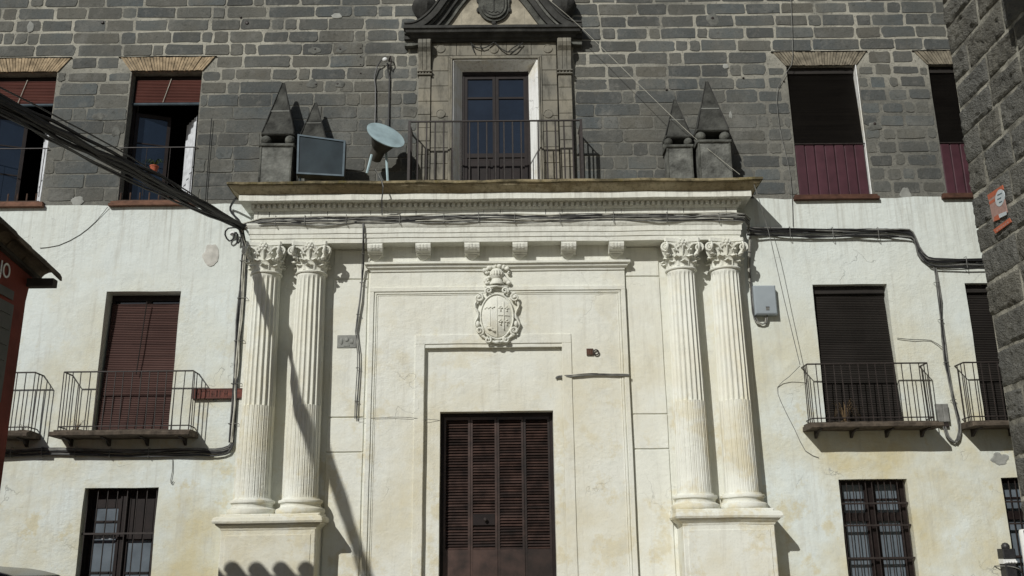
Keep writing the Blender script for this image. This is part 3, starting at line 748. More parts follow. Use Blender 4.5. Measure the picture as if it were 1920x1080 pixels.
for (xa, xb) in ((X(411, 1040, .55), X(590, 1040, .55)), (X(1283, 1040, .55), X(1457, 1040, .55))):
    xa, xb = (xa, xb)
    pd = empty('pedestal', ((xa+xb)/2, -.3, 0), PAL)
    MB().slab(xa, xb, 0, 2.2, -.55, .0, .25, .012).build('die', 'portal_plaster', pd, w=.008)
    MB().slab(xa+.07, xb-.07, .5, 2.08, -.558, -.5, .25, .006).build('panel', 'portal_plaster', pd, w=.006)
    MB().mould(xa, xb, .55, [(.10, 2.15), (.555, 2.15), (.565, 2.18), (.59, 2.20), (.62, 2.225), (.625, 2.245), (.655, 2.25), (.668, 2.28), (.655, 2.33), (.62, 2.352), (.1, 2.355)], back=0).build('cap', 'portal_plaster', pd, w=.016)

# entablature
XL, XR = -4.21, 3.94
en = empty('entablature', (CX, -.2, 6.79), PAL)
MB().mould(XL, XR, .40, [(.0, zA), (.415, zA), (.418, 6.868), (.432, 6.872), (.435, 6.945), (.448, 6.95), (.45, 7.035), (.462, 7.05), (.475, 7.075), (.485, 7.10), (.485, 7.125), (.40, 7.14), (.395, 7.37), (.0, 7.37)]).build('architrave', 'portal_plaster', en, w=.008)
MB().mould(XL, XR, .40, [(.0, 7.36), (.41, 7.365), (.43, 7.375), (.445, 7.395), (.45, 7.405), (.432, 7.408), (.432, 7.47), (.60, 7.478), (.612, 7.482), (.612, 7.585), (.0, 7.59)]).build('bed_mould', 'portal_plaster', en, w=.008)
MB().mould(XL, XR, .40, [(.0, 7.588), (.60, 7.588), (.625, 7.60), (.66, 7.63), (.70, 7.652), (.735, 7.672), (.755, 7.70), (.0, 7.70)]).build('cyma', 'cornice_plaster', en, w=.010)
MB().mould(XL, XR, .40, [(.0, 7.698), (.765, 7.698), (.785, 7.71), (.785, 7.745), (.765, 7.76), (.0, 7.775)], step=.12).build('top_slab', 'cornice_edge', en, w=.016)
b = MB(); x = XL-.03; 
while x < XR+.03:
    b.box(x, x+.052, -.488+random.uniform(-.004, .004), -.42, 7.405, 7.468); x += .091
stuff(b.build('dentils', 'portal_plaster', en, w=.006))
for px in (484, 505, 583, 614, 695, 780, 907, 938, 1023, 1054, 1136, 1165, 1252, 1282, 1362):     # shallow joints of the frieze
    x = X(px, 400, .4); MB().slab(x-.006, x+.006, 7.145, 7.36, -.402, -.39).build('joint', 'dark_stone', en)

# coat of arms over the door
ca = empty('coat_of_arms', (X(932, 580, .17), -.12, Z(932, 640, .17)), PAL)
ax, az = X(932, 595, .17), Z(932, 592, .17)
hx, hz = X(966, 595, .17)-ax, (Z(932, 548, .17)-Z(932, 641, .17))/2
def dome(cx, cz, rx, rz, y0, dep, n=28, m=8, shape=None):
    vs = []; fs = []
    for j in range(m+1):
        t_ = j/m; 
        for k in range(n):
            a = 2*pi*k/n; s_ = shape(a) if shape else 1
            vs.append((cx+rx*s_*t_*cos(a), y0-dep*(1-t_**2.2), cz+rz*s_*t_*sin(a)))
    for j in range(m):
        for k in range(n): fs.append((j*n+k, j*n+(k+1) % n, (j+1)*n+(k+1) % n, (j+1)*n+k))
    return MB().add(vs, fs)
bk = dome(ax, az, hx*1.28, hz*1.12, -.12, .05, 40, 6, lambda a: 1+.05*cos(6*a)+.03*sin(9*a)); bk.build('backplate', 'portal_plaster', ca, smooth=True)
sh = dome(ax, az-.01, hx*.86, hz*.86, -.165, .085, 32, 8, lambda a: 1+.05*abs(cos(a))**4 - (.03 if sin(a) < -.8 else 0)); sh.build('shield', 'portal_plaster', ca, smooth=True, ang=70)
b = MB()
rim = [(ax+hx*.90*cos(2*pi*k/40), -.175, az-.01+hz*.90*sin(2*pi*k/40)) for k in range(40)]; b.tube(rim, .018, 6, True)
def scroll(cx, cz, r0, a0, turns, sgn, rad=.022, y=-.19):
    pa = []; rr = []
    for q in range(int(turns*12)):
        t_ = q/(turns*12); a = a0+sgn*2*pi*turns*t_; r_ = r0*(1-.85*t_); pa.append((cx+r_*cos(a), y-.03*t_, cz+r_*sin(a))); rr.append(rad*(1-.4*t_))
    b.tube(pa, rr, 6)
for s_ in (-1, 1):
    scroll(ax+s_*hx*1.0, az+hz*.72, .075, pi*.5, 1.6, s_); scroll(ax+s_*hx*.45, az+hz*1.0, .06, -pi*.2 if s_ > 0 else pi*1.2, 1.5, s_)
    scroll(ax+s_*hx*.95, az-hz*.62, .07, -pi*.5, 1.5, -s_); scroll(ax+s_*hx*.5, az-hz*.98, .055, pi*.3 if s_ < 0 else pi*.7, 1.3, s_)
    pa = [(ax+s_*hx*(1.12+.10*sin(q*1.1)), -.17, az+hz*(.6-1.2*q/9)) for q in range(10)]; b.tube(pa, [.018+.010*(q % 2) for q in range(10)], 6)
    pa = [(ax+s_*hx*(.95-.9*q/7), -.175+.0*q, az-hz*(.72+.33*sin(pi*.5*q/7))) for q in range(8)]; b.tube(pa, [.022+.010*(q % 3 == 1) for q in range(8)], 6)
    b.ball((ax+s_*hx*1.0, -.215, az+hz*.72), .028, 8); b.ball((ax+s_*hx*1.05, -.2, az-hz*.35), .035, 8, 1, 1, 1.6)
b.ball((ax, -.19, az-hz*1.06), .04, 8, 1.3, 1, .8)
b.build('scrollwork', 'portal_plaster', ca, smooth=True, w=.006, ang=60)
b = MB()      # the charges on the shield
def sf(u, v, lift=.004): return (ax+hx*u, -.165-.085*(1-min(1, sqrt((u/.86)**2+((v+.01)/.86)**2))**2.2)-lift, az-.01+hz*v)
def line(u0, v0, u1, v1, r_): b.tube([sf(u0+(u1-u0)*q/8, v0+(v1-v0)*q/8) for q in range(9)], r_, 5)
line(0, -.8, 0, .78, .007); line(-.38, -.42, -.38, .28, .008); line(-.68, .33, -.12, .33, .010)
for q in range(6): b.ball(sf(-.66+.10*q, .30+.04*(q % 2), .008), .016, 6)
line(.06, 0, .68, 0, .011); line(.36, -.55, .36, .58, .011)
for sx in (-1, 1):
    for sz in (-1, 1):
        for du, dv in ((0, 0), (.08, .03), (-.08, .03), (0, .09), (0, -.08)): b.ball(sf(.36+.17*sx+du, .27*sz+dv, .006), .016, 6)
b.tube([sf(-.55+.07*q, -.42-.03*q+.03*sin(q), .012) for q in range(7)], .015, 5); b.ball(sf(-.38, -.5, .006), .035, 8, 1.6, .6, .7)
b.build('charge', 'portal_plaster', ca, smooth=True, ang=60)
hzc = Z(932, 520, .18)
b = MB().lathe([(.12, -.13), (.125, -.10), (.095, -.06), (.085, -.03), (.11, .0), (.12, .05), (.112, .10), (.08, .14), (.03, .16)], (ax, -.16, hzc), 20)
for q in range(7): b.tube([(ax+.115*cos(-pi*.9+q*.13*pi), -.165+.125*sin(-pi*.9+q*.13*pi), hzc+.03), (ax+.108*cos(-pi*.9+q*.13*pi), -.165+.118*sin(-pi*.9+q*.13*pi), hzc+.095)], .010, 5)
b.tube([(ax-.20, -.15, hzc-.15), (ax-.1, -.2, hzc-.17), (ax, -.22, hzc-.155), (ax+.1, -.2, hzc-.17), (ax+.20, -.15, hzc-.15)], [.012, .022, .026, .022, .012], 6)
b.build('helmet', 'portal_plaster', ca, smooth=True, ang=50)
b = MB()
for q, (dx, dz, r_) in enumerate([(-.2, .13, .045), (-.13, .17, .04), (-.05, .19, .045), (.04, .2, .045), (.11, .18, .045), (.17, .15, .04), (.2, .08, .03), (-.17, .08, .03), (-.19, -.06, .035), (-.17, -.1, .03), (.15, -.06, .045), (.2, -.1, .04)]):
    b.ball((ax+dx, -.165-.02*(q % 2), hzc+dz), r_, 8, 1.2, 1, .9)
    b.ball((ax+dx*.9+.02, -.19, hzc+dz+.015), r_*.6, 6)
b.tube([(ax+.1, -.17, hzc+.0), (ax+.16, -.18, hzc-.05), (ax+.22, -.17, hzc-.10)], [.04, .045, .03], 8); b.tube([(ax-.12, -.16, hzc+.02), (ax-.2, -.17, hzc-.03), (ax-.18, -.17, hzc-.1), (ax-.13, -.16, hzc-.1)], [.03, .03, .028, .02], 8)
b.build('plume', 'portal_plaster', ca, smooth=True, w=.008, ang=60)

# the louvred door
dr = empty('door', ((DX0+DX1)/2, .2, 0), PAL)
yD = .16; zb0 = Z(930, 1030, -.12); z0d, z1d = zb0, Z(930, 784, -.12)
fr = MB(); fr.box(DX0, DX0+.05, yD-.02, yD+.1, 0, DZ1); fr.box(DX1-.05, DX1, yD-.02, yD+.1, 0, DZ1); fr.box(DX0+.05, DX1-.05, yD-.02, yD+.1, z1d+.03, DZ1)
fr.build('frame', 'wood_dark', dr)
cols = []; wT = (DX1-DX0-.10)
for k in range(4):
    xa = DX0+.05+wT*k/4; xb = xa+wT/4; st = .038
    b = MB(); b.box(xa+.003, xa+st, yD, yD+.05, .05, z1d+.028); b.box(xb-st, xb-.003, yD, yD+.05, .05, z1d+.028)
    b.box(xa+st, xb-st, yD, yD+.05, z1d-.02, z1d+.028); b.box(xa+st, xb-st, yD+.004, yD+.046, .05, z0d)
    b.build('leaf', 'door_wood', dr); cols.append((xa+st, xb-st))
pr = None; n = 46
lk0, lk1 = Z(905, 985, -.12), Z(905, 963, -.12)
for k, (xa, xb) in enumerate(cols):
    for j in range(n):
        zz = z0d+(z1d-.02-z0d)*(j+.5)/n
        if k == 1 and lk0 < zz < lk1: continue
        if pr is None:
            L = xb-xa; pr = MB().prism([(-.004, -.018), (-.004+.008, -.020), (.034, .016), (.028, .019)], -L/2, L/2, 'x').build('slat', 'door_wood', dr, loc=(0, 0, 0)); o = pr
        else: o = dup(pr, (0, 0, 0), dr)
        o.location = ((xa+xb)/2, yD+.004, zz+random.uniform(-.002, .002)); put(o, dr); o.rotation_euler = (random.uniform(-.06, .06), random.uniform(-.006, .006), 0)
MB().slab(cols[1][0], cols[1][1], lk0, lk1, yD, yD+.04).build('lock_plate', 'wood_dark', dr)
MB().lathe([(.012, 0), (.014, -.03), (.028, -.04), (.03, -.055), (.02, -.065)], (cols[1][0]+.2, yD, (lk0+lk1)/2), 12, axis='y').build('knob', 'iron', dr, smooth=True)
MB().box(DX0+.05, DX1-.05, yD+.06, yD+.08, 0, DZ1).build('backing', 'wood_umber', dr)

# ------------------------------------------------------------------ carved window over the portal
ae = empty('window_surround', ((AX0+AX1)/2, -.06, 7.75), PAL)
zt = Z(930, 80, .1)
def blocks(x0, x1, z0, z1, y0, n, mat='aged_stone', g=.005):
    for k in range(n):
        a = z0+(z1-z0)*k/n; b_ = z0+(z1-z0)*(k+1)/n
        MB().slab(x0, x1, a+g/2, b_-g/2, y0+random.uniform(-.003, .003), .03, .3, .007).build('block', mat, ae, loc=((x0+x1)/2, 0, a))
sx0, sx1 = X(808, 200, .08), X(1046, 200, .08)
blocks(sx0, AX0-.09, 7.75, AZ1+.1, -.075, 9); blocks(AX1+.09, sx1, 7.75, AZ1+.1, -.075, 9)
nv = 5
for k in range(nv):
    u = (sx1-sx0)/nv; xa = sx0+u*k; MB().slab(xa+.003, xa+u-.003, AZ1+.105, zt+.02, -.075, .03).build('block', 'aged_stone', ae, loc=(xa, 0, AZ1))
b = MB()
for (ex, y0) in ((.09, -.095), (.055, -.115)):
    b.slab(AX0-ex, AX0-ex+.034, 7.76, AZ1+ex-.034, y0, .02); b.slab(AX1+ex-.034, AX1+ex, 7.76, AZ1+ex-.034, y0, .02); b.slab(AX0-ex, AX1+ex, AZ1+ex-.034, AZ1+ex, y0, .02)
b.build('architrave', 'aged_stone', ae, w=.003)
SPL = .145
for sx, x0_, x1_ in ((1, AX0, AX0+SPL), (-1, AX1, AX1-SPL)):
    MB().prism([(x0_-sx*.02, -.085), (x0_, -.085), (x1_, .15), (x1_, .3), (x0_-sx*.02, .3)], 7.76, AZ1, 'z').build('white_jamb', 'white_reveal', ae)
MB().prism([(-.085, AZ1+.02), (-.085, AZ1), (.15, AZ1-.10), (.3, AZ1-.10), (.3, AZ1+.02)], AX0, AX1, 'x').build('white_jamb', 'white_reveal', ae)
for (pa, pb) in ((784, 807), (1048, 1073)):
    xa, xb = X(pa, 180, .12), X(pb, 180, .12); xm = (xa+xb)/2
    zc0 = Z(930, 138, .15)
    blocks(xa, xb, 7.75, zc0, -.105, 9)
    b = MB(); b.slab(xa-.02, xb+.02, zc0, zc0+.025, -.14, .02); b.slab(xa-.02, xb+.02, zc0+.06, zc0+.085, -.15, .02); b.slab(xa, xb, zc0+.025, zc0+.06, -.115, .02)
    for q in range(4): b.ball((xa+.03+(xb-xa-.06)*q/3, -.125, zc0+.042), .018, 6)
    b.build('collar', 'aged_stone', ae)
    h = zt-(zc0+.085); zz = zc0+.085
    pr2 = [(.0, zz), (-.12, zz), (-.135, zz+h*.2), (-.15, zz+h*.45), (-.18, zz+h*.62), (-.24, zz+h*.74), (-.27, zz+h*.86), (-.255, zz+h), (.0, zz+h)]
    b = MB()
    for q in range(3):
        w3 = (xb-xa)/3; b.prism(pr2, xa+w3*q+.004, xa+w3*(q+1)-.004, 'x')
    b.prism([(p[0]+.02, p[1]) for p in pr2], xa-.005, xb+.005, 'x')
    b.build('scroll_bracket', 'aged_stone', ae, w=.004)
for (pa, pb) in ((826, 91), (1027, 91), (926, 92), (826, 213), (1028, 213)):
    q = P(pa, pb, .085); MB().lathe([(.085, 0), (.085, -.012), (.075, -.018), (.07, -.010), (.02, -.014)], (q.x, -.074, q.z), 20, axis='y').build('disc', 'aged_stone', ae, smooth=True)
# hood and curved pediment
hx0, hx1 = X(757, 50, .32), X(1092, 50, .32); hz0 = zt+.01; hz1 = Z(930, 46, .33)
e = .10
MB().mould(hx0+.2, hx1-.2, .12, [(.0, hz0), (.14, hz0), (.16, hz0+.03), (.2, hz0+.05), (.22, hz0+.09), (.28, hz0+.11), (.30, hz1-.06), (.325, hz1-.05), (.325, hz1), (.0, hz1+.01)], back=0).build('hood', 'black_stone', ae, w=.008)
hc = (hx0+hx1)/2; hw = (hx1-hx0)/2
def ogee(u):      # u 0 at the end, 1 at the middle: height above the hood
    return 3.1*max(0, u-.05)**2 if u < .45 else .496+2.48*(u-.45)-1.9*(u-.45)**2
def rake(sgn, t0, t1, y0, y1, name, mat):
    n = 24; b = MB(); vs = []
    for k in range(n+1):
        u = k/n; x_ = hc+sgn*hw*(1-u*.92); z_ = hz1+.01+ogee(u)
        du = 1e-3; tx, tz = -sgn*hw*.92, (ogee(u+du)-ogee(u))/du; l = sqrt(tx*tx+tz*tz); nx_, nz_ = -tz/l*(-sgn)*-1, abs(tx)/l
        nx_ = sgn*tz/l
        for (tt, yy_) in ((t0, y1), (t0, y0), (t1, y0), (t1, y1)): vs.append((x_+nx_*tt, yy_, z_+nz_*tt))
    fs = [(4*k+i, 4*k+(i+1) % 4, 4*k+4+(i+1) % 4, 4*k+4+i) for k in range(n) for i in range(4)]+[(0, 1, 2, 3), (4*n+3, 4*n+2, 4*n+1, 4*n)]
    b.add(vs, fs); return b.build(name, mat, ae, w=.006)
for sgn in (-1, 1):
    rake(sgn, -.30, -.20, -.12, .0, 'raking_mould', 'dark_stone'); rake(sgn, -.20, -.11, -.18, .0, 'raking_mould', 'black_stone'); rake(sgn, -.11, -.07, -.22, .0, 'raking_mould', 'cement'); rake(sgn, -.07, .05, -.28, .0, 'raking_mould', 'black_stone'); rake(sgn, .05, .08, -.30, .0, 'raking_mould', 'black_stone')  # inner bands carry the shade of the moulding's underside in their dark colour
n = 24; pts = [(hc+hw*(1-2*k/n)*.98, hz1+.02+ogee(1-abs(1-2*k/n))) for k in range(n+1)]
MB().prism(pts+[(hc-hw*.98, hz1-.02), (hc+hw*.98, hz1-.02)], -.07, .02).build('tympanum', 'tympanum_stone', ae)
for k in range(5):
    xx = hc+(-.9+.45*k)*hw*.8; MB().slab(xx-.004, xx+.004, hz1+.02, hz1+.02+.5*ogee(max(.05, 1-abs(xx-hc)/hw)), -.073, -.05).build('joint', 'pale_cement', ae)
cxs, czs = X(926, 20, .15), Z(926, 38, .15)+.60
def ushape(hw_, z0_, z1_, n=14):
    return [(cxs+hw_*cos(pi+pi*k/n), z0_+hw_*1.05+hw_*1.05*sin(pi+pi*k/n)) for k in range(n+1)]+[(cxs+hw_, z1_), (cxs-hw_, z1_)]
zc_ = czs-.60
MB().prism(ushape(.285, zc_, zc_+1.0), -.12, -.05).build('cartouche', 'dark_stone', ae)
MB().prism(ushape(.235, zc_+.05, zc_+.98), -.155, -.11).build('cartouche_shield', 'dark_stone', ae)
b = MB(); pts_ = ushape(.19, zc_+.10, zc_+.9)
b.tube([(u, -.157, v) for u, v in pts_[:-2]]+[(cxs+.19, -.157, zc_+.9)], .011, 5); b.tube([(cxs, -.158, zc_+.2), (cxs, -.158, zc_+.9)], .010, 5)
b.tube([(cxs-.10+.02*q, -.158, zc_+.17+.012*sin(q*1.7)) for q in range(11)], .009, 5); b.ball((cxs, -.09, zc_-.01), .05, 8, 1, .7, 1)
for sx in (-1, 1):
    for q in range(3): b.ball((cxs+sx*.29, -.09, zc_+.25+.2*q), .04, 8, .8, .7, 1.5)
b.build('cartouche_line', 'black_stone', ae, smooth=True)
for px in (797, 1056):
    xx = X(px, 0, .14); zz = hz1+.16
    b = MB().lathe([(.09, -.10), (.12, -.05), (.07, .0), (.06, .05), (.16, .14), (.22, .27), (.235, .36), (.20, .45), (.12, .52), (.13, .56), (.05, .7), (.02, .74)], (xx, -.12, zz), 24, lambda g, h: 1+(.05*cos(10*g) if .1 < h < .4 else 0))
    b.build('urn', 'black_stone', ae, smooth=True)
# window leaves
wd = empty('french_window', ((AX0+AX1)/2, .2, 7.75), PAL)
xa, xb = AX0+SPL-.01, AX1-SPL+.01; xm = (xa+xb)/2; y0 = .16; WT = AZ1-.09; zl = [7.77, Z(930, 290, -.16), Z(930, 183, -.16), WT-.07]
fr = MB(); fr.box(xa, xa+.05, y0, y0+.1, zl[0], WT); fr.box(xb-.05, xb, y0, y0+.1, zl[0], WT); fr.box(xa+.05, xb-.05, y0, y0+.1, WT-.07, WT); fr.build('frame', 'wood_dark', wd)
for (pa, pb) in ((xa+.052, xm-.003), (xm+.003, xb-.052)):
    b = MB(); s_ = .052
    b.box(pa, pa+s_, y0+.01, y0+.07, zl[0], zl[3]-.003); b.box(pb-s_, pb, y0+.01, y0+.07, zl[0], zl[3]-.003)
    b.box(pa+s_, pb-s_, y0+.01, y0+.07, zl[3]-.08, zl[3]-.003); b.box(pa+s_, pb-s_, y0+.015, y0+.065, zl[2]-.018, zl[2]+.018); b.box(pa+s_, pb-s_, y0+.01, y0+.07, zl[1]-.05, zl[1]+.03); b.box(pa+s_, pb-s_, y0+.03, y0+.06, zl[0], zl[1]-.05)
    b.slab(pa+s_+.05, pb-s_-.05, zl[0]+.08, zl[1]-.1, y0+.018, y0+.035)
    b.build('leaf', 'wood_dark', wd)
    for za, zb_ in ((zl[1]+.03, zl[2]-.018), (zl[2]+.018, zl[3]-.08)):
        MB().box(pa+s_, pb-s_, y0+.036, y0+.044, za, zb_).build('pane', 'glass_blue', wd)
# railing on the cornice
rg = empty('railing', (CX, -.53, 7.77), PAL)
ra, rb = X(768, 227, .53), X(1089, 227, .53); rt, r0 = Z(930, 227, .53), 7.80
MB().tube([(ra, -.0, rt), (ra, -.53, rt), (rb, -.53, rt), (rb, -.0, rt)], .018, 6).build('top_rail', 'iron', rg)
MB().tube([(ra, -.0, r0+.03), (ra, -.53, r0+.03), (rb, -.53, r0+.03), (rb, -.0, r0+.03)], .012, 6).build('bottom_rail', 'iron', rg)
pr = MB().tube([(0, 0, 0), (0, 0, rt-r0)], .0135, 5).build('baluster', 'iron', rg, loc=(0, 0, 0)); first = True
nb = 20
for (x_, y_) in [(ra+(rb-ra)*k/nb, -.53) for k in range(nb+1)]+[(q, -.53*k/4) for q in (ra, rb) for k in (1, 2, 3)]:
    o = pr if first else dup(pr, (0, 0, 0), rg); first = False
    o.location = (x_, y_, r0-.02); put(o, rg)
for q in (ra, rb): MB().box(q-.022, q+.022, -.555, -.51, r0-.03, rt+.01).build('post', 'iron', rg)

# obelisks standing on the cornice
def obelisk(x0, x1, dep, yf, ztop_block, zapex):
    ob = empty('obelisk', ((x0+x1)/2, yf+dep/2, 7.77), PAL); xm = (x0+x1)/2; w2 = (x1-x0)/2; ym = yf+dep/2
    MB().slab(x0+.03, x1-.03, 7.76, ztop_block-.06, yf+.03, yf+dep-.03, .3, .012).build('block', 'block_stone', ob, w=.01)
    b = MB(); b.slab(x0, x1, ztop_block-.06, ztop_block, yf, yf+dep, .2, .015); b.slab(x0+.02, x0+.055, 7.76, ztop_block-.06, yf+.018, yf+.04, .3); b.slab(x1-.055, x1-.02, 7.76, ztop_block-.06, yf+.018, yf+.04, .3)
    b.build('cap', 'dark_stone', ob, w=.012)
    r = w2*.31
    for sx in (-1, 1):
        for sy in (0, 1):
            MB().ball((xm+sx*(w2-r), yf+r+.01+sy*(dep-2*r-.02), ztop_block+r*.92), r, 14).build('ball', 'dark_stone', ob, smooth=True, loc=(xm+sx*(w2-r), yf+r, ztop_block))
    zb_ = ztop_block+2*r*.94
    MB().slab(x0+.015, x1-.015, zb_-.01, zb_+.05, yf+.03, yf+dep-.02, .2, .02).build('plate', 'finial_stone', ob, w=.01)
    # tapering spike with a raised rim along each edge
    b = MB(); A = [(x0+.03, yf+.05), (x1-.03, yf+.05), (x1-.03, yf+dep-.05), (x0+.03, yf+dep-.05)]
    nv_, nu_ = 9, 5; vs = []; fs = []
    for j in range(nv_+1):
        t_ = j/nv_; k_ = 1-.94*t_
        for q in range(4):
            p0, p1 = A[q], A[(q+1) % 4]
            for i in range(nu_):
                u_ = i/nu_; px_, py_ = p0[0]+(p1[0]-p0[0])*u_, p0[1]+(p1[1]-p0[1])*u_
                v_ = Vector((xm+(px_-xm)*k_, ym+(py_-ym)*k_, zb_+.045+(zapex-zb_-.045)*t_)); vs.append(v_+.014*noise.noise_vector(v_*6)*(1-.5*t_))
    n4 = 4*nu_
    for j in range(nv_):
        for i in range(n4): fs.append((j*n4+i, j*n4+(i+1) % n4, (j+1)*n4+(i+1) % n4, (j+1)*n4+i))
    b.add(vs, fs+[tuple(range(nv_*n4, (nv_+1)*n4))])
    b.build('spike', 'finial_stone', ob)
    for t_ in (.42,): 
        k_ = 1-.94*t_; zz_ = zb_+.045+(zapex-zb_-.045)*t_
        MB().box(xm-(xm-x0-.03)*k_+.01, xm+(xm-x0-.03)*k_-.01, ym-(ym-yf-.05)*k_-.008, ym, zz_-.006, zz_+.006).build('joint', 'pale_cement', ob)
    rimb = MB()
    for u, v in A[:2]: rimb.tube([(u, v-.008, zb_+.045), (xm+(u-xm)*.06, ym+(v-ym)*.06, zapex)], [.014, .010], 4)
    rimb.build('rim', 'black_stone', ob)
o1 = .52
zbk = Z(520, 268, o1)
obelisk(X(486, 262, o1), X(552, 262, o1), .46, -o1, zbk, Z(532, 154, o1-.2))
obelisk(X(1306, 262, o1), X(1372, 262, o1), .46, -o1, zbk, Z(1322, 152, o1-.2))
o2 = .40
obelisk(X(556, 270, o2), X(612, 270, o2), .36, -o2, Z(585, 276, o2), Z(588, 192, o2-.16))
obelisk(X(1247, 272, o2), X(1301, 272, o2), .36, -o2, Z(585, 276, o2), Z(588, 192, o2-.16))

# ------------------------------------------------------------------ lamps on the cornice
fl = tag(empty('floodlight', (X(603, 330, .62), -.62, 7.77)), 'flat rectangular floodlight with glass front leaning before the small obelisk', 'floodlight')
c4 = [P(558, 252, .55), P(648, 264, .55), P(645, 331, .66), P(556, 326, .66)]
nrm = (c4[1]-c4[0]).cross(c4[3]-c4[0]).normalized()
if nrm.y > 0: nrm = -nrm
def quadslab(q, t0, t1): return MB().add([p+nrm*t0 for p in q]+[p+nrm*t1 for p in q], [(0, 1, 2, 3), (7, 6, 5, 4)]+[(i, 4+i, 4+(i+1) % 4, (i+1) % 4) for i in range(4)])
ctr = sum(c4, Vector())/4
inn = [ctr+(p-ctr)*.92 for p in c4]
quadslab(c4, -.14, -.02).build('housing', 'lamp_dark', fl)
quadslab(inn, -.02, -.006).build('glass', 'glass_lamp', fl)
b = MB()
for i in range(4):
    j = (i+1) % 4; b.add([p+nrm*t_ for t_ in (-.02, .012) for p in (c4[i], c4[j], inn[j], inn[i])], [(0, 1, 2, 3), (7, 6, 5, 4), (0, 4, 5, 1), (1, 5, 6, 2), (2, 6, 7, 3), (3, 7, 4, 0)])
b.build('frame', 'lamp_frame', fl)
b = MB(); lo = (c4[2]+c4[3])/2; b.tube([c4[3].lerp(ctr, .1)-nrm*.08, Vector((c4[3].x+.05, -.5, 7.765))], .015); b.tube([c4[2].lerp(ctr, .1)-nrm*.08, Vector((c4[2].x-.05, -.5, 7.765))], .015); b.build('bracket', 'lamp_frame', fl)

sp = tag(empty('spotlight', (X(700, 325, .55), -.55, 7.77)), 'pale blue round spotlight tilted up on the cornice beside the railing', 'spotlight')
fc = P(723, 254, .62); tl = P(702, 312, .52)
vw = (fc-CAM).normalized(); axv = (-.5*vw+.866*(.43*RT+.9*UP)).normalized()
def lathe_dir(prof, c, d, n=28):
    q = d.to_track_quat('Z', 'Y').to_matrix(); t_ = MB().lathe(prof, n=n); return MB().add([Vector(c)+q @ Vector(p) for p in t_.v], t_.f)
lathe_dir([(.10, -.50), (.115, -.49), (.12, -.28), (.15, -.26), (.24, -.06), (.335, -.01), (.34, .0)], fc, axv).build('housing', 'lamp_dark', sp, smooth=True)
lathe_dir([(.34, -.005), (.345, .012), (.30, .016), (.02, .022)], fc, axv).build('lens', 'lamp_blue', sp, smooth=True)
b = MB(); b.tube([P(697, 290, .6), P(688, 325, .6)], .022, 6); b.tube([fc-axv*.3+Vector((.12, .02, 0)), Vector((X(728, 330, .5), -.5, 7.765))], .022, 6); b.build('stand', 'lamp_blue', sp)

# lamp bracket high on the stone wall with its two wires
br = tag(empty('wall_lamp', (X(722, 112, .1), 0, Z(722, 112, .1))), 'small white round lamp with black cables on the stone wall', 'lamp')
q = P(722, 112, .12); MB().ball(q, .05, 14, 1, .8, .9).build('globe', 'white_paint', br, smooth=True)
MB().tube([(q.x+.05, 0, q.z+.03), (q.x+.09, -.1, q.z+.08), (q.x+.11, -.1, q.z-.02), (q.x+.09, -.08, q.z-.13), (q.x+.06, -.05, q.z-.06)], .013, 6).build('arm', 'iron', br)
b = MB(); b.tube([P(715, 112, .1), P(707, 125, .06), P(702, 145, .04), P(704, 165, .04), P(704, 200, .04), P(703, 232, .05)], .012, 5); b.tube([P(726, 118, .1), P(728, 136, .05), P(730, 145, .04), P(729, 200, .04), P(728, 238, .05)], .014, 5)
b.build('wire', 'cable', br)

# ------------------------------------------------------------------ cables
def strand(path, r, n=5, amp=0.0, seed=0, step=.25):
    path = [Vector(p) for p in path]; pts = []
    for i in range(len(path)-1):
        p0 = path[max(0, i-1)]; p1, p2 = path[i], path[i+1]; p3 = path[min(len(path)-1, i+2)]
        k = max(2, int((p2-p1).length/step))
        for q in range(k):
            t_ = q/k; pts.append(.5*((2*p1)+(p2-p0)*t_+(2*p0-5*p1+4*p2-p3)*t_**2+(3*p1-p0-3*p2+p3)*t_**3))
    pts.append(path[-1])
    if amp: pts = [p+amp*noise.noise_vector(p*1.6+Vector((seed*7.3, seed, 2)))*(.0 if i in (0, len(pts)-1) else 1) for i, p in enumerate(pts)]
    return MB().tube(pts, r, n)
def bundle(name, label, path, n, spread, r, mats, amp=.03, group=None, cat='cable'):
    root = tag(empty(name, path[0]), label, cat, group)
    for k in range(n):
        off = Vector((0, -random.uniform(0, spread*.5), random.uniform(-spread, spread))) if abs(Vector(path[-1]).z-Vector(path[0]).z) < abs(Vector(path[-1]).x-Vector(path[0]).x) else Vector((random.uniform(-spread, spread), -random.uniform(0, spread*.5), 0))
        b = strand([Vector(p)+off for p in path], r*random.uniform(.7, 1.2), 5, amp, k+len(name))
        b.build('strand', mats[k % len(mats)], root, smooth=True)
    for k in range(len(path)-1):
        p0, p1 = Vector(path[k]), Vector(path[k+1]); L = (p1-p0).length; m_ = int(L/.45)
        for q in range(m_):
            p = p0.lerp(p1, (q+.5)/m_); d = (p1-p0).normalized(); e1 = Vector((-d.z, 0, d.x)); w_ = spread*1.15+r
            MB().tube([p-e1*w_+Vector((0, .03, 0)), p-e1*w_-Vector((0, spread*.55+.012, 0)), p+e1*w_-Vector((0, spread*.55+.012, 0)), p+e1*w_+Vector((0, .03, 0))], .006, 4).build('clip', 'cable_grey', root)
    return root
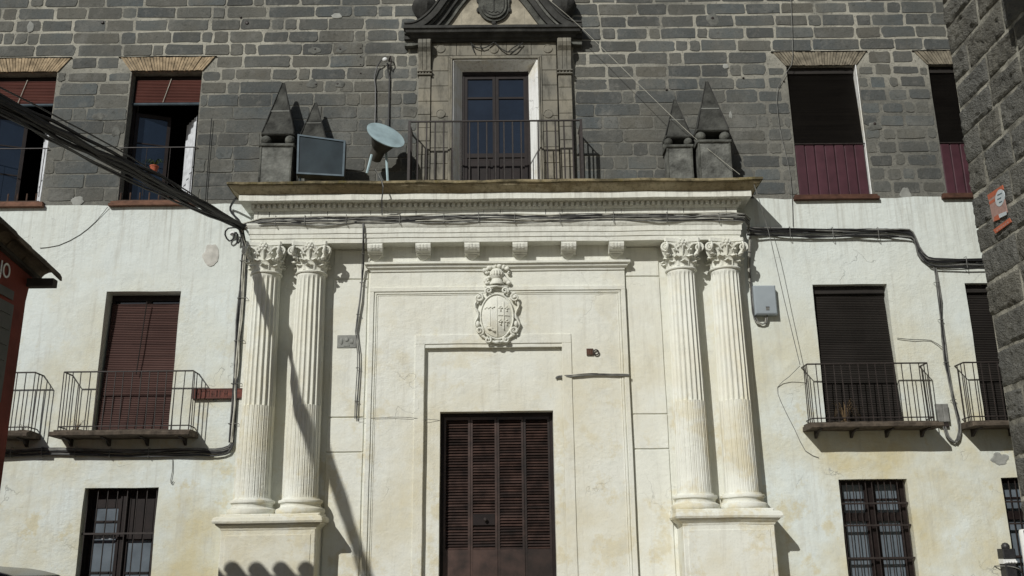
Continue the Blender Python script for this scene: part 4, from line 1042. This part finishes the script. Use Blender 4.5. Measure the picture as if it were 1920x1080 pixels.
# the thick overhead bundle that comes across the street from the left
A0 = Vector((-4.41, -.30, 7.12)); dv = Vector((.3048, 1, .0393))
def over(k, dz=0.0, dx=0): p = A0-dv*k; return p+Vector((dx, 0, dz-.012*k*(11-k)*.03))
oc = tag(empty('overhead_cable', A0), 'thick black overhead cable bundle running from the portal corner out over the street', 'cable')
for k in range(9):
    a = 2*pi*k/8; rr = .07 if k else 0
    strand([over(s_, (rr*sin(a)+(.04*(k % 3 == 1)-.09*(k % 4 == 2))*sin(s_*.55))*min(1, .35+s_*.5), rr*cos(a)) for s_ in (0, .7, 1.5, 3, 4.5, 6, 8, 10.5)], .018+.008*(k % 3), 6, .05, k).build('strand', 'cable', oc, smooth=True)
for k, (dz, dx) in enumerate([(.20, -.02), (-.16, .05)]):
    strand([over(0)]+[over(s_, dz*min(1, s_*.5), dx) for s_ in (1.2, 3, 5, 8, 10.5)], .012, 5, .02, k+9).build('strand', 'cable', oc, smooth=True)
# pole that carries it outside the picture
pe = over(10.5)
po = tag(empty('cable_pole', (pe.x, pe.y, 0)), 'grey steel pole carrying the thick overhead cable', 'pole')
MB().tube([(pe.x-.06, pe.y-.05, 0), (pe.x-.06, pe.y-.05, pe.z+.6)], [.09, .06], 12).build('pole', 'cable_grey', po, smooth=True)
MB().box(pe.x-.15, pe.x+.1, pe.y-.08, pe.y-.0, pe.z-.05, pe.z+.08).build('clamp', 'iron', po)
# along the frieze
fz = lambda px, py: P(px, py, .47)
bundle('frieze_cable', 'tangled grey and black cables lying along the frieze of the portal', [A0+Vector((0, .0, 0)), fz(490, 416), fz(600, 414), fz(700, 412), fz(800, 411), fz(930, 408), fz(1000, 411), fz(1100, 408), fz(1200, 408), fz(1300, 408), fz(1395, 409), P(1402, 430, .2)], 18, .066, .0095, ['cable', 'cable_grey', 'cable_pale', 'cable_grey', 'cable_pale'], .04)
# down the left side of the portal
bundle('downlead_cable', 'black and grey cables running down the wall left of the portal columns', [A0+Vector((-.02, .05, -.02)), P(462, 460, .12), P(458, 520, .06), P(452, 600, .06), P(447, 680, .06), P(441, 760, .06), P(436, 830, .06)], 11, .06, .013, ['cable', 'cable_grey', 'cable_grey', 'cable_pale', 'cable'], .035)
bundle('balcony_cable', 'black cables running along the wall under the left balcony', [P(438, 825, .06), P(430, 842, .06), P(405, 848, .06), P(370, 846, .06), P(320, 848, .05), P(240, 850, .05), P(110, 846, .05), P(50, 848, .05), P(-60, 850, .05)], 9, .055, .012, ['cable', 'cable_grey'], .02)
b_ = tag(empty('cable_coil', P(440, 436, .1)), 'loose black cable loops and white insulator at the portal corner', 'cable')
q = P(437, 438, .08)
MB().ball(q, .05, 10, 1.2, .8, .9).build('insulator', 'white_paint', b_, smooth=True)
strand([A0, P(428, 428, .2), P(422, 440, .15), P(430, 452, .1), P(438, 446, .1), P(440, 436, .1), P(446, 440, .1), P(444, 456, .1), P(450, 452, .1), A0+Vector((0, 0, -.1))], .014, 6, 0, 0, .08).build('loop', 'cable', b_, smooth=True)
strand([A0, P(447, 412, .2), P(435, 400, .12), P(432, 388, .08), P(442, 372, .35)], .020, 6, 0, 0, .1).build('loop', 'cable', b_, smooth=True)
# right hand run
ro = .07
bundle('wall_cable', 'thick black cable bundle on the white wall right of the portal, dropping a step', [P(1400, 434, .12), P(1440, 436, ro), P(1520, 438, ro), P(1600, 438, ro), P(1690, 438, ro), P(1712, 444, ro), P(1722, 470, ro), P(1740, 490, ro), P(1770, 493, ro), P(1850, 493, ro), P(1960, 494, ro)], 13, .075, .013, ['cable', 'cable', 'cable_grey', 'cable'], .05)
bundle('loop_cable', 'grey cables dropping from the bundle in a long loop to the small box', [P(1752, 500, ro), P(1760, 560, ro), P(1768, 640, ro), P(1780, 720, ro), P(1795, 780, ro), P(1798, 810, ro), P(1788, 830, ro), P(1774, 818, ro), P(1770, 800, ro)], 7, .022, .011, ['cable', 'cable_grey', 'cable_grey'], .03)
bundle('meter_cable', 'pale cables dropping beside the last column and looping under the grey cabinet', [P(1405, 445, .2), P(1403, 500, .08), P(1407, 545, .06), P(1411, 585, .06), P(1420, 606, .06), P(1434, 606, .06), P(1436, 590, .08)], 6, .025, .012, ['cable_grey', 'cable_pale', 'cable'], .015)
bundle('doorcase_cable', 'thin cables down the left side of the doorcase', [P(681, 412, .48), P(681, 452, .46), P(680, 500, .15), P(676, 560, .14), P(668, 620, .12), P(672, 660, .12), P(670, 720, .12), P(667, 785, .12)], 3, .015, .009, ['cable_grey', 'cable'], .02)
bundle('bracket_cable', 'short pale cable stub fixed across the doorcase right of the door', [P(1042, 708, .07), P(1048, 705, .08), P(1072, 703, .16), P(1110, 700, .16), P(1150, 701, .16), P(1180, 702, .17)], 4, .02, .009, ['cable_grey', 'cable_pale', 'cable'], .012)
bundle('cornice_wire', 'thin wire hanging down the portal entablature from the spotlight', [P(703, 318, .6), P(712, 334, .72), P(718, 350, .80), P(716, 375, .62), P(717, 395, .5), P(716, 412, .48)], 2, .01, .008, ['cable', 'cable_grey'], .01)
def wire(name, label, path, r, mat): 
    o = strand(path, r, 4, 0).build(name, mat, None, smooth=True, loc=path[0]); return tag(o, label, 'wire')
wire('stay_wire', 'thin pale wire slanting from the curved pediment to the cornice corner', [P(1030, 0, .35), P(1090, 52, .36), P(1200, 160, .38), P(1300, 256, .45), P(1387, 327, .60)], .0045, 'cable_pale')
wire('hanging_wire', 'thin wire falling from the right cornice corner to the balcony rail', [P(1412, 340, .72), P(1440, 430, .55), P(1470, 560, .45), P(1500, 684, .32)], .006, 'cable_grey')
wire('slack_wire', 'thin slack wire from balcony rail to the wall and down under the balcony', [P(1500, 686, .32), P(1480, 706, .12), P(1458, 726, .03), P(1465, 755, .03), P(1490, 805, .03), P(1510, 845, .03), P(1535, 858, .03)], .006, 'cable_grey')
wire('sagging_wire', 'thin dark wire sagging across the white wall above the brown blind', [P(75, 465, .03), P(110, 460, .03), P(150, 440, .03), P(180, 415, .03), P(202, 388, .05)], .006, 'cable_grey')
wire('drop_wire', 'thin black wire down the stone wall beside the raised red blind', [P(397, 222, .05), P(394, 260, .04), P(390, 310, .04), P(385, 378, .04), P(384, 396, .04)], .007, 'cable')
wire('roof_wire', 'pair of thin grey wires down the stone wall beside the black blind', [P(1482, -20, .05), P(1486, 80, .05), P(1484, 122, .05), P(1458, 165, .04), P(1462, 240, .04), P(1482, 330, .04), P(1487, 425, .05)], .006, 'cable_grey')
wire('stub_wire', 'short loose wire on the white wall right of the black blind', [P(1682, 634, .04), P(1715, 637, .05), P(1745, 638, .04), P(1768, 652, .08)], .007, 'cable_grey')
wire('bell_wire', 'short wire with a loop hanging on the plaster above the left barred window', [P(324, 862, .03), P(323, 885, .04), P(320, 900, .04), P(322, 908, .04), P(325, 902, .04)], .006, 'cable_grey')
wire('door_wire', 'thin dark wire crossing the plaster left of the door top', [P(668, 786, .13), P(740, 782, .15), P(780, 784, .145), P(824, 788, .05)], .004, 'cable_grey')

# ------------------------------------------------------------------ boxes, plates and signs on the walls
mb = tag(empty('meter_cabinet', (X(1436, 588, .1), -.02, Z(1436, 588, .1))), 'light grey plastic electric cabinet on the wall beside the last column', 'cabinet')
xa, xb = X(1414, 560, .15), X(1456, 560, .15); za, zb_ = Z(1436, 590, .15), Z(1436, 535, .15)
MB().slab(xa, xb, za, zb_, -.15, -.012, .2, .012).build('case', 'box_grey', mb, w=.002)
MB().slab(xa+.015, xb-.015, za+.02, zb_-.015, -.158, -.14, .2, .006).build('lid', 'box_grey', mb)
MB().slab(xa+.18, xa+.24, za+.07, za+.13, -.163, -.15).build('latch', 'cable_grey', mb)
MB().box(xa+.18, xa+.24, -.166, -.15, za+.125, za+.135).build('slot', 'iron', mb)
jb = tag(empty('junction_box', (X(1769, 790, .1), -.02, Z(1769, 800, .1))), 'small grey ribbed box on the wall above a cable loop', 'box')
xa, xb = X(1758, 775, .1), X(1780, 775, .1); za, zb_ = Z(1769, 792, .1), Z(1769, 757, .1)
MB().slab(xa, xb, za, zb_, -.10, -.012, .2, .01).build('case', 'cable_grey', jb)
MB().slab(xa+.01, (xa+xb)/2-.006, za+.01, zb_-.01, -.108, -.09).build('lid', 'cable_grey', jb); MB().slab((xa+xb)/2+.006, xb-.01, za+.01, zb_-.01, -.108, -.09).build('lid', 'cable_grey', jb)
MB().slab(xa+.02, xb-.02, za-.07, za, -.08, -.012).build('terminal', 'iron', jb)

sg = tag(empty('street_sign', (X(408, 738, .05), -.05, Z(408, 748, .05))), 'weathered brown name plate with dark letters beside the balcony', 'sign')
xa, xb = X(361, 738, .08), X(457, 738, .08); za, zb_ = Z(408, 748, .05), Z(408, 729, .05)
MB().slab(xa, xb, za, zb_, -.085, -.012, .2, .004).build('plate', 'sign_brown', sg)
fb = MB(); e = .014
fb.box(xa, xb, -.090, -.08, za, za+e); fb.box(xa, xb, -.090, -.08, zb_-e, zb_); fb.box(xa, xa+e, -.090, -.08, za+e, zb_-e); fb.box(xb-e, xb, -.090, -.08, za+e, zb_-e); fb.build('border', 'sign_letter', sg)
def text(s_, h, loc, rot, mat, name, parent, ext=.003, sx=1.0):
    cu = bpy.data.curves.new(name, 'FONT'); cu.body = s_; cu.size = h/.7; cu.extrude = ext; cu.align_x = 'LEFT'; cu.space_character = 1.05
    o = bpy.data.objects.new(name, cu); COL.objects.link(o); bpy.context.view_layer.update()
    me = bpy.data.meshes.new_from_object(o); bpy.data.objects.remove(o); me.materials.clear(); me.materials.append(MATS[mat])
    me.transform(Matrix.Translation(loc) @ rot.to_matrix().to_4x4() @ Matrix.Diagonal((sx, 1, 1, 1)))
    o = bpy.data.objects.new(name, me); COL.objects.link(o); put(o, parent); return o
from mathutils import Euler
EF = Euler((pi/2, 0, 0))
b = MB(); x = xa+.06; k = 0
for k, wd_ in enumerate((.05, .055, .055, .05, .02, .05, .05)):       # letters too worn to read: upright strokes
    b.box(x, x+.014, -.089, -.08, za+.035, zb_-.035)
    if k % 2 == 0: b.box(x+wd_-.014, x+wd_, -.089, -.08, za+.035, zb_-.035)
    b.box(x, x+wd_, -.089, -.08, zb_-.049 if k % 3 else za+.07, zb_-.035 if k % 3 else za+.084); x += wd_+.03
b.build('worn_lettering', 'sign_letter', sg)
MB().lathe([(.035, 0), (.03, -.02), (.01, -.03)], (X(403, 750, .04), -.02, za-.01), 10, axis='y').build('bolt', 'pale_cement', sg)

pq = tag(empty('relief_plaque', (X(650, 640, .09), -.08, Z(650, 652, .09))), 'small worn stone relief plaque on the plaster beside the left columns', 'plaque')
xa, xb = X(632, 640, .1), X(668, 640, .1); za, zb_ = Z(650, 652, .1), Z(650, 628, .1)
MB().slab(xa, xb, za, zb_, -.095, -.07, .1, .006).build('tile', 'pale_cement', pq)
b = MB(); b.ball(((xa+xb)/2, -.097, (za+zb_)/2+.03), .035, 8, 1, .5, 1); b.ball(((xa+xb)/2-.09, -.097, (za+zb_)/2), .03, 8, 1, .5, 2); b.ball(((xa+xb)/2+.08, -.097, (za+zb_)/2), .03, 8, 1.2, .5, 1.6); b.box((xa+xb)/2-.05, (xa+xb)/2+.05, -.105, -.09, za+.03, za+.05); b.build('relief', 'pale_cement', pq, smooth=True)
rgp = tag(empty('wall_ring', (X(1106, 660, .14), -.12, Z(1106, 660, .14))), 'rusty iron plate with a ring on the plaster right of the coat of arms', 'ring')
q = P(1106, 660, .13); MB().slab(q.x-.055, q.x+.055, q.z-.055, q.z+.055, -.155, -.115).build('plate', 'rusty_iron', rgp)
MB().tube([(q.x+.10+.042*cos(2*pi*k/14), -.15, q.z+.042*sin(2*pi*k/14)-.01) for k in range(14)], .012, 6, True).build('ring', 'iron', rgp)
for k in range(3): MB().slab(q.x-.04+.03*k, q.x-.03+.03*k, q.z-.04, q.z+.04, -.16, -.15).build('rivet', 'sign_brown', rgp)
kb = tag(empty('cable_clamp', (X(1894, 1060, .15), -.15, Z(1894, 1060, .15))), 'dark clamp box with white insulators beside the cut off barred window', 'clamp')
x_, z_ = X(1895, 1050, .2), Z(1895, 1050, .2)
MB().slab(x_-.10, x_+.10, z_+.02, z_+.17, -.2, -.01, .2, .015).build('box', 'cable', kb); MB().slab(x_-.09, x_+.08, z_-.35, z_-.06, -.2, -.01, .2, .015).build('box', 'cable', kb)
MB().ball((x_-.01, -.12, z_+.20), .065, 10).build('cap', 'cable', kb, smooth=True)
b = MB(); b.slab(x_-.10, x_+.10, z_-.055, z_+.018, -.18, -.02, .2, .01)
for k in range(4): b.ball((x_-.05+.045*k, -.19, z_-.03), .022, 8)
b.build('insulator', 'white_paint', kb, smooth=True)
strand([(x_-.18, -.02, z_-.09), (x_-.06, -.2, z_-.09), (x_+.1, -.21, z_-.13), (x_+.2, -.1, z_-.2)], .009).build('lead', 'cable_grey', kb)
pp = tag(empty('white_pipe', (X(1918, 1035, .3), -.3, 0)), 'white round capped pipe standing before the cut off barred window', 'pipe')
x_ = X(1922, 1010, .3); zt_ = Z(1922, 992, .3)
MB().lathe([(.075, 0), (.075, zt_-.04), (.065, zt_-.01), (.03, zt_)], (x_, -.3, 0), 16).build('pipe', 'white_paint', pp, smooth=True); MB().lathe([(.11, .13), (.11, .16), (.09, .18)], (x_, -.3, 0), 16).build('flange', 'white_paint', pp)

# potted plant and dry weeds
pot = tag(empty('potted_plant', (X(290, 330, -.02), .02, UZ0)), 'small spidery green plant in an orange clay pot on the window rail', 'plant')
q = P(288, 316, .02); 
MB().lathe([(.05, -.06), (.07, .03), (.078, .035), (.078, .055), (.06, .056)], (q.x, -.0, q.z), 14).build('pot', 'clay', pot, smooth=True)
MB().tube([(q.x-.09, -.03, q.z-.05), (q.x-.09, .06, q.z-.05), (q.x+.09, .06, q.z-.05), (q.x+.09, -.03, q.z-.05)], .007, 5).build('holder', 'iron', pot)
def blades(c, n, L, up, wd=.008, seed=1, mat='leaf', name='leaf_blade', parent=None):
    rn = random.Random(seed); b = MB()
    for k in range(n):
        a = rn.uniform(0, 2*pi); l = L*rn.uniform(.5, 1); d = Vector((cos(a), sin(a)*.6, 0)); s_ = Vector((-d.y, d.x, 0))*wd; pts = []
        for j in range(5):
            t_ = j/4; p = Vector(c)+d*l*t_+Vector((0, 0, up*l*(t_*1.6-1.5*t_*t_))); pts += [p-s_*(1-t_*.9), p+s_*(1-t_*.9)]
        b.add(pts, [(2*j, 2*j+1, 2*j+3, 2*j+2) for j in range(4)])
    return b.build(name, mat, parent)
stuff(blades((q.x, 0, q.z+.05), 46, .27, 1.0, .012, 3, 'leaf', 'foliage', pot))
for i, (px, py, n, L, lab) in enumerate([(145, 805, 22, .22, 'dry brown weeds on the balcony below the brown blind'), (1585, 790, 40, .42, 'dry reddish weeds on the balcony below the black blind'), (44, 800, 12, .18, 'dry weeds on the balcony next to the red house')]):
    q = P(px, py, .2); wr = tag(empty('dry_plant', (q.x, -.2, MZ0+.02)), lab, 'plant', 'dry weeds on the balconies')
    stuff(blades((q.x, -.2, MZ0+.02), n, L, 2.2, .006, i+5, 'dry_leaf', 'stalks', wr))
    MB().lathe([(.06, 0), (.085, .02), (.08, .035), (.03, .04)], (q.x, -.2, MZ0+.02), 10).build('root_clump', 'dry_leaf', wr)

# ivy twig on the carved window
tw = MB()
for pts in ([(882, 80), (890, 88), (905, 91), (918, 86), (926, 79)], [(928, 80), (938, 91), (952, 98), (966, 95), (974, 86), (980, 80)], [(884, 82), (887, 92), (890, 99)], [(905, 91), (900, 86)], [(952, 98), (962, 89), (975, 82)]):
    s_ = strand([P(*p, .12) for p in pts], .011, 5, .02, len(pts), .06); tw.add(s_.v, s_.f)
o = tw.build('dead_twig', 'black_stone', None); tag(o, 'dark dead garland twig hanging under the hood of the carved window', 'twig')

# ------------------------------------------------------------------ rough stone building on the right
RW = 6.877; RY = -2.5
RB = tag(empty('stone_building', (RW, RY, 0)), 'rough dark stone building corner with wide pale joints, closing the street', 'building')
rwall = MB().box(RW-.004, 13, -16, RY-.005, 0, 14).build('wall', 'pale_mortar', RB)
def rough_block(y0, y1, z0, z1, corner=False):
    g = .034; ny, nz = max(3, int((y1-y0)/.042)), max(3, int((z1-z0)/.042)); vs = []; fs = []
    ya, yb, za, zb_ = y0+g*random.uniform(.4, 1.5), y1-g*random.uniform(.4, 1.5), z0+g*random.uniform(.4, 1.5), z1-g*random.uniform(.4, 1.5)
    s1, s2 = random.uniform(-.02, .02), random.uniform(-.02, .02)
    for j in range(nz+1):
        for i in range(ny+1):
            y_, z_ = ya+(yb-ya)*i/ny, za+(zb_-za)*j/nz
            ed = min(i, ny-i, j, nz-j); h = .012 if ed == 0 else .034
            p = Vector((0, y_, z_)); h += (.018*noise.noise(p*4)+.024*noise.noise(Vector((0, p.y*9, p.z*14)))+.020*noise.noise(Vector((3, p.y*19, p.z*27))))*(.3 if ed == 0 else 1)
            jj = .014 if ed == 0 else 0
            vs.append((RW-h+(y_-ya)*s1*.3, y_+jj*noise.noise(p*9+Vector((4, 0, 0))), z_+jj*noise.noise(p*9+Vector((0, 7, 2)))))
    k = ny+1
    for j in range(nz):
        for i in range(ny): fs.append((j*k+i, j*k+i+1, (j+1)*k+i+1, (j+1)*k+i))
    loop = [i for i in range(k)]+[j*k+ny for j in range(1, nz+1)]+[nz*k+i for i in range(ny-1, -1, -1)]+[j*k for j in range(nz-1, 0, -1)]
    b0 = len(vs); depth = .5 if corner else .06
    for i in loop: vs.append((RW+depth, vs[i][1], vs[i][2]))
    n = len(loop)
    for i in range(n): fs.append((loop[i], loop[(i+1) % n], b0+(i+1) % n, b0+i))
    return MB().add(vs, fs)
zz = 0; far = MB()
while zz < 13.6:
    hh = random.choice((.38, .42, .46, .5, .56)); y_ = RY+.03
    first = True
    while y_ > -8.5:
        L = random.choice((.55, .7, .85, 1.0, 1.15))*random.uniform(.9, 1.1)
        if first: y_ += random.uniform(-.03, .035); L = random.choice((.5, .95)); 
        b = rough_block(y_-L, y_, zz, zz+hh, first)
        if y_ > -5.2 and 2.5 < zz < 10: b.build('stone', 'rough_stone', rwall, smooth=True, ang=28, loc=(RW, y_-L/2, zz))
        else: far.add(b.v, b.f)
        first = False; y_ -= L
    zz += hh
stuff(far.build('stonework', 'rough_stone', rwall, smooth=True, ang=60))
# unseen block added out of frame to throw the black shadow on the wall
q0, q1 = PX(1905, 20, RW), PX(1990, 90, RW)
b = MB().box(RW-.55, RW+.05, -6.6, -4.95, 8.85, 9.7); b.box(RW-.35, RW+.05, -6.4, -5.1, 8.45, 8.85)
b.build('shadow_block', 'rough_stone', RB, w=.02)
# poster
ps = tag(empty('poster', PX(1870, 392, RW-.05)), 'orange and pink poster with white oval pasted on the rough stone wall', 'poster')
def pq_(pts, dx, mat, name):
    v = [PX(a, c, RW-dx) for a, c in pts]; n = len(v)
    return MB().add([(p.x, p.y, p.z) for p in v]+[(p.x+.012, p.y, p.z) for p in v], [tuple(range(n)), tuple(range(2*n-1, n-1, -1))]+[(i, (i+1) % n, n+(i+1) % n, n+i) for i in range(n)]).build(name, mat, ps)
pq_([(1852, 367), (1878, 348), (1888, 398), (1862, 416)], .062, 'poster_pink', 'sheet')
pq_([(1851, 366), (1879, 347), (1881, 355), (1853, 375)], .064, 'poster_orange', 'band'); pq_([(1854, 379), (1865, 372), (1866, 377), (1855, 384)], .064, 'poster_orange', 'band'); pq_([(1864, 407), (1873, 401), (1874, 411), (1864, 415)], .064, 'poster_orange', 'band')
pq_([(1862, 431), (1892, 409), (1896, 416), (1866, 438)], .062, 'poster_orange', 'strip')
pq_([(1874.5+8.5*cos(2*pi*k/20), 371+16*sin(2*pi*k/20)-8.5*cos(2*pi*k/20)*.3) for k in range(20)], .066, 'poster_white', 'oval')
pq_([(1872, 402), (1887, 396), (1886, 403), (1874, 409)], .065, 'poster_white', 'band')
for (a, c, w_) in ((1870, 373, 7), (1873, 379, 6), (1870, 365, 8)): pq_([(a, c), (a+w_, c-w_*.5), (a+w_, c-w_*.5+2.4), (a, c+2.4)], .068, 'poster_ink', 'worn_print')
for k in range(6): pq_([(1868+4*k, 431-2.9*k), (1870+4*k, 429.6-2.9*k), (1870.6+4*k, 432.6-2.9*k), (1868.6+4*k, 434-2.9*k)], .064, 'poster_pink', 'worn_print')

# ------------------------------------------------------------------ red house on the left
D0 = 5.04
HW = X(38, 640, D0); HY = -D0
RH = tag(empty('red_house', (HW, HY, 0)), 'dark red house side with barrel tile roof and white letters', 'building')
e0 = PX(62, 527, HW); ztop = e0.z
s_v = .12
def vz(y): return ztop+.02+s_v*(-D0-y)
b = MB().prism([(HY, 0), (HY, ztop-.28), (HY+.03, ztop-.1), (HY+.09, ztop), (HY+.09, vz(HY)+.05), (-12.5, vz(-12.5)), (-12.5, 0)], HW-7, HW, 'x'); b.build('wall', 'house_red', RH, w=.008)
q0 = PX(0, 556, HW); q1 = PX(26, 560, HW); q2 = PX(0, 700, HW)
wn = empty('window', (HW, (q0.y+q1.y)/2, q2.z), RH)
MB().box(HW-.05, HW+.012, q0.y-.9, q1.y, q2.z-.3, q0.z-.02).build('shutter', 'house_grey', wn)
for k in range(7): MB().box(HW+.012, HW+.022, q0.y-.85, q1.y-.05, q2.z-.2+.17*k, q2.z-.1+.17*k).build('slat', 'house_grey', wn)
lq = PX(18.5, 523, HW); lh = .165
text('JO', lh, (HW+.014, lq.y-.255, Z(0, 0, 0)*0+PX(14, 524, HW).z), Euler((pi/2, 0, pi/2)), 'white_paint', 'lettering', RH, .004, .85)
rf = empty('roof', (HW, HY, ztop), RH)
MB().prism([(HY+.16, ztop+.06), (HY+.16, ztop+.02), (-12.7, vz(-12.7)-.02), (-12.7, vz(-12.7)+.06)], HW-7.2, HW+.06, 'x').build('deck', 'dark_roof', rf)
MB().box(HW-7, HW+.30, HY-.04, HY+.07, ztop-.10, ztop-.01).build('eave_beam', 'dark_roof', rf)
# barrel tiles, laid down the slope towards the palace
TW = .20; TL = .46
def tile_mesh(conv=True):
    n = 8; vs = []
    for (y_, r_) in ((0, TW*.5), (-TL, TW*.42)):
        for sh_ in (0, -.016):
            for k in range(n+1):
                a = pi*k/n; vs.append(((r_+sh_)*cos(a), y_, (r_+sh_)*sin(a)*.85*(1 if conv else -1)))
    k = n+1; fs = []
    for i in range(n): fs += [(i, i+1, 2*k+i+1, 2*k+i), (k+i+1, k+i, 3*k+i, 3*k+i+1), (i+1, i, k+i, k+i+1), (2*k+i, 2*k+i+1, 3*k+i+1, 3*k+i)]
    fs += [(0, 2*k, 3*k, k), (n, k+n, 3*k+n, 2*k+n)]
    return MB().add(vs, fs)
tm = tile_mesh(); tp = None
for cidx in range(11):
    xx = HW+.13-cidx*.36
    for r_ in range(9 if cidx < 2 else 4):
        if tp is None: tp = tm.build('tile', 'roof_tile', rf, loc=(0, 0, 0)); o = tp
        else: o = dup(tp, (0, 0, 0), rf)
        yy_ = HY+.24-r_*.36
        o.location = (xx+random.uniform(-.012, .012), yy_, vz(yy_)+.05+random.uniform(0, .015)); put(o, rf); o.rotation_euler = (-atan2(s_v, 1)-.045, random.uniform(-.04, .04), random.uniform(-.03, .03)); o.scale = (1.35, 1.1, 1.5)

# ------------------------------------------------------------------ parked car, only its roof end shows
cx_, cy_ = X(-110, 1070, 2.6), -2.6
CR = tag(empty('parked_car', (cx_, cy_, 0)), 'dark glossy car parked by the palace wall, only its roof showing', 'car')
zr = Z(0, 1064.5, 2.6)
prof = [(-2.0, .35), (2.0, .35), (2.08, .55), (2.05, .8), (1.95, .92), (1.05, 1.02)]
half = .86
xr = X(76, 1081, 2.6)-cx_      # where the roof line leaves the picture
def body(name, pts, y0, y1, mat, tum=0):
    b = MB(); n = len(pts); vs = [(cx_+u, cy_+y0+max(0, v-.95)*tum, v) for u, v in pts]+[(cx_+u, cy_+y1-max(0, v-.95)*tum, v) for u, v in pts]
    b.add(vs, [tuple(range(n)), tuple(range(2*n-1, n-1, -1))]+[(i, n+i, n+(i+1) % n, (i+1) % n) for i in range(n)])
    o = b.build(name, mat, CR, smooth=True, ang=35); md = o.modifiers.new('soft', 'BEVEL'); md.width = .05; md.segments = 3; md.limit_method = 'ANGLE'; md.angle_limit = radians(25); return o
body('body', [(-2.05, .3), (2.05, .3), (2.15, .5), (2.12, .78), (2.0, .9), (1.5, .98), (-1.95, 1.0), (-2.1, .85), (-2.12, .5)], -half, half, 'car_paint')
roofz = lambda u: zr-.045*((u-.1)/.9)**2 if u < .8 else None
top = [(-1.9, 1.0), (1.45, .98)]
x1_ = xr; z1_ = Z(76, 1081, 2.6)
curve = [(x1_+.15, z1_-.06), (x1_, z1_), (x1_-.12, z1_+(zr-z1_)*.34), (x1_-.26, z1_+(zr-z1_)*.62), (x1_-.42, z1_+(zr-z1_)*.86), (x1_-.6, zr), (x1_-.9, zr+.025), (x1_-1.4, zr+.02), (x1_-1.9, zr-.04), (-1.75, 1.35)]
body('cabin', top+[p for p in curve if p[0] < 1.4], -half+.06, half-.06, 'car_paint', .22)
for s_ in (-1, 1):
    MB().slab(cx_-1.5, cx_+.75, 1.02, min(1.42, z1_-.08), cy_+s_*(half-.075)-.02, cy_+s_*(half-.075)+.02, .5).build('side_window', 'glass_blue', CR)
    MB().ball((cx_+2.08, cy_+s_*.62, .74), .11, 10, .5, 1.3, .8).build('headlight', 'white_paint', CR, smooth=True)
    for u in (-1.3, 1.3):
        wl = MB().lathe([(.16, -.11), (.31, -.11), (.335, -.07), (.335, .07), (.31, .11), (.16, .11)], (cx_+u, cy_+s_*(half-.1), .335), 24, axis='y').build('wheel', 'tyre', CR, smooth=True)
        MB().lathe([(.03, -.1), (.19, -.112), (.19, .112), (.03, .1)], (cx_+u, cy_+s_*(half-.1), .335), 20, axis='y').build('rim', 'chrome', wl)
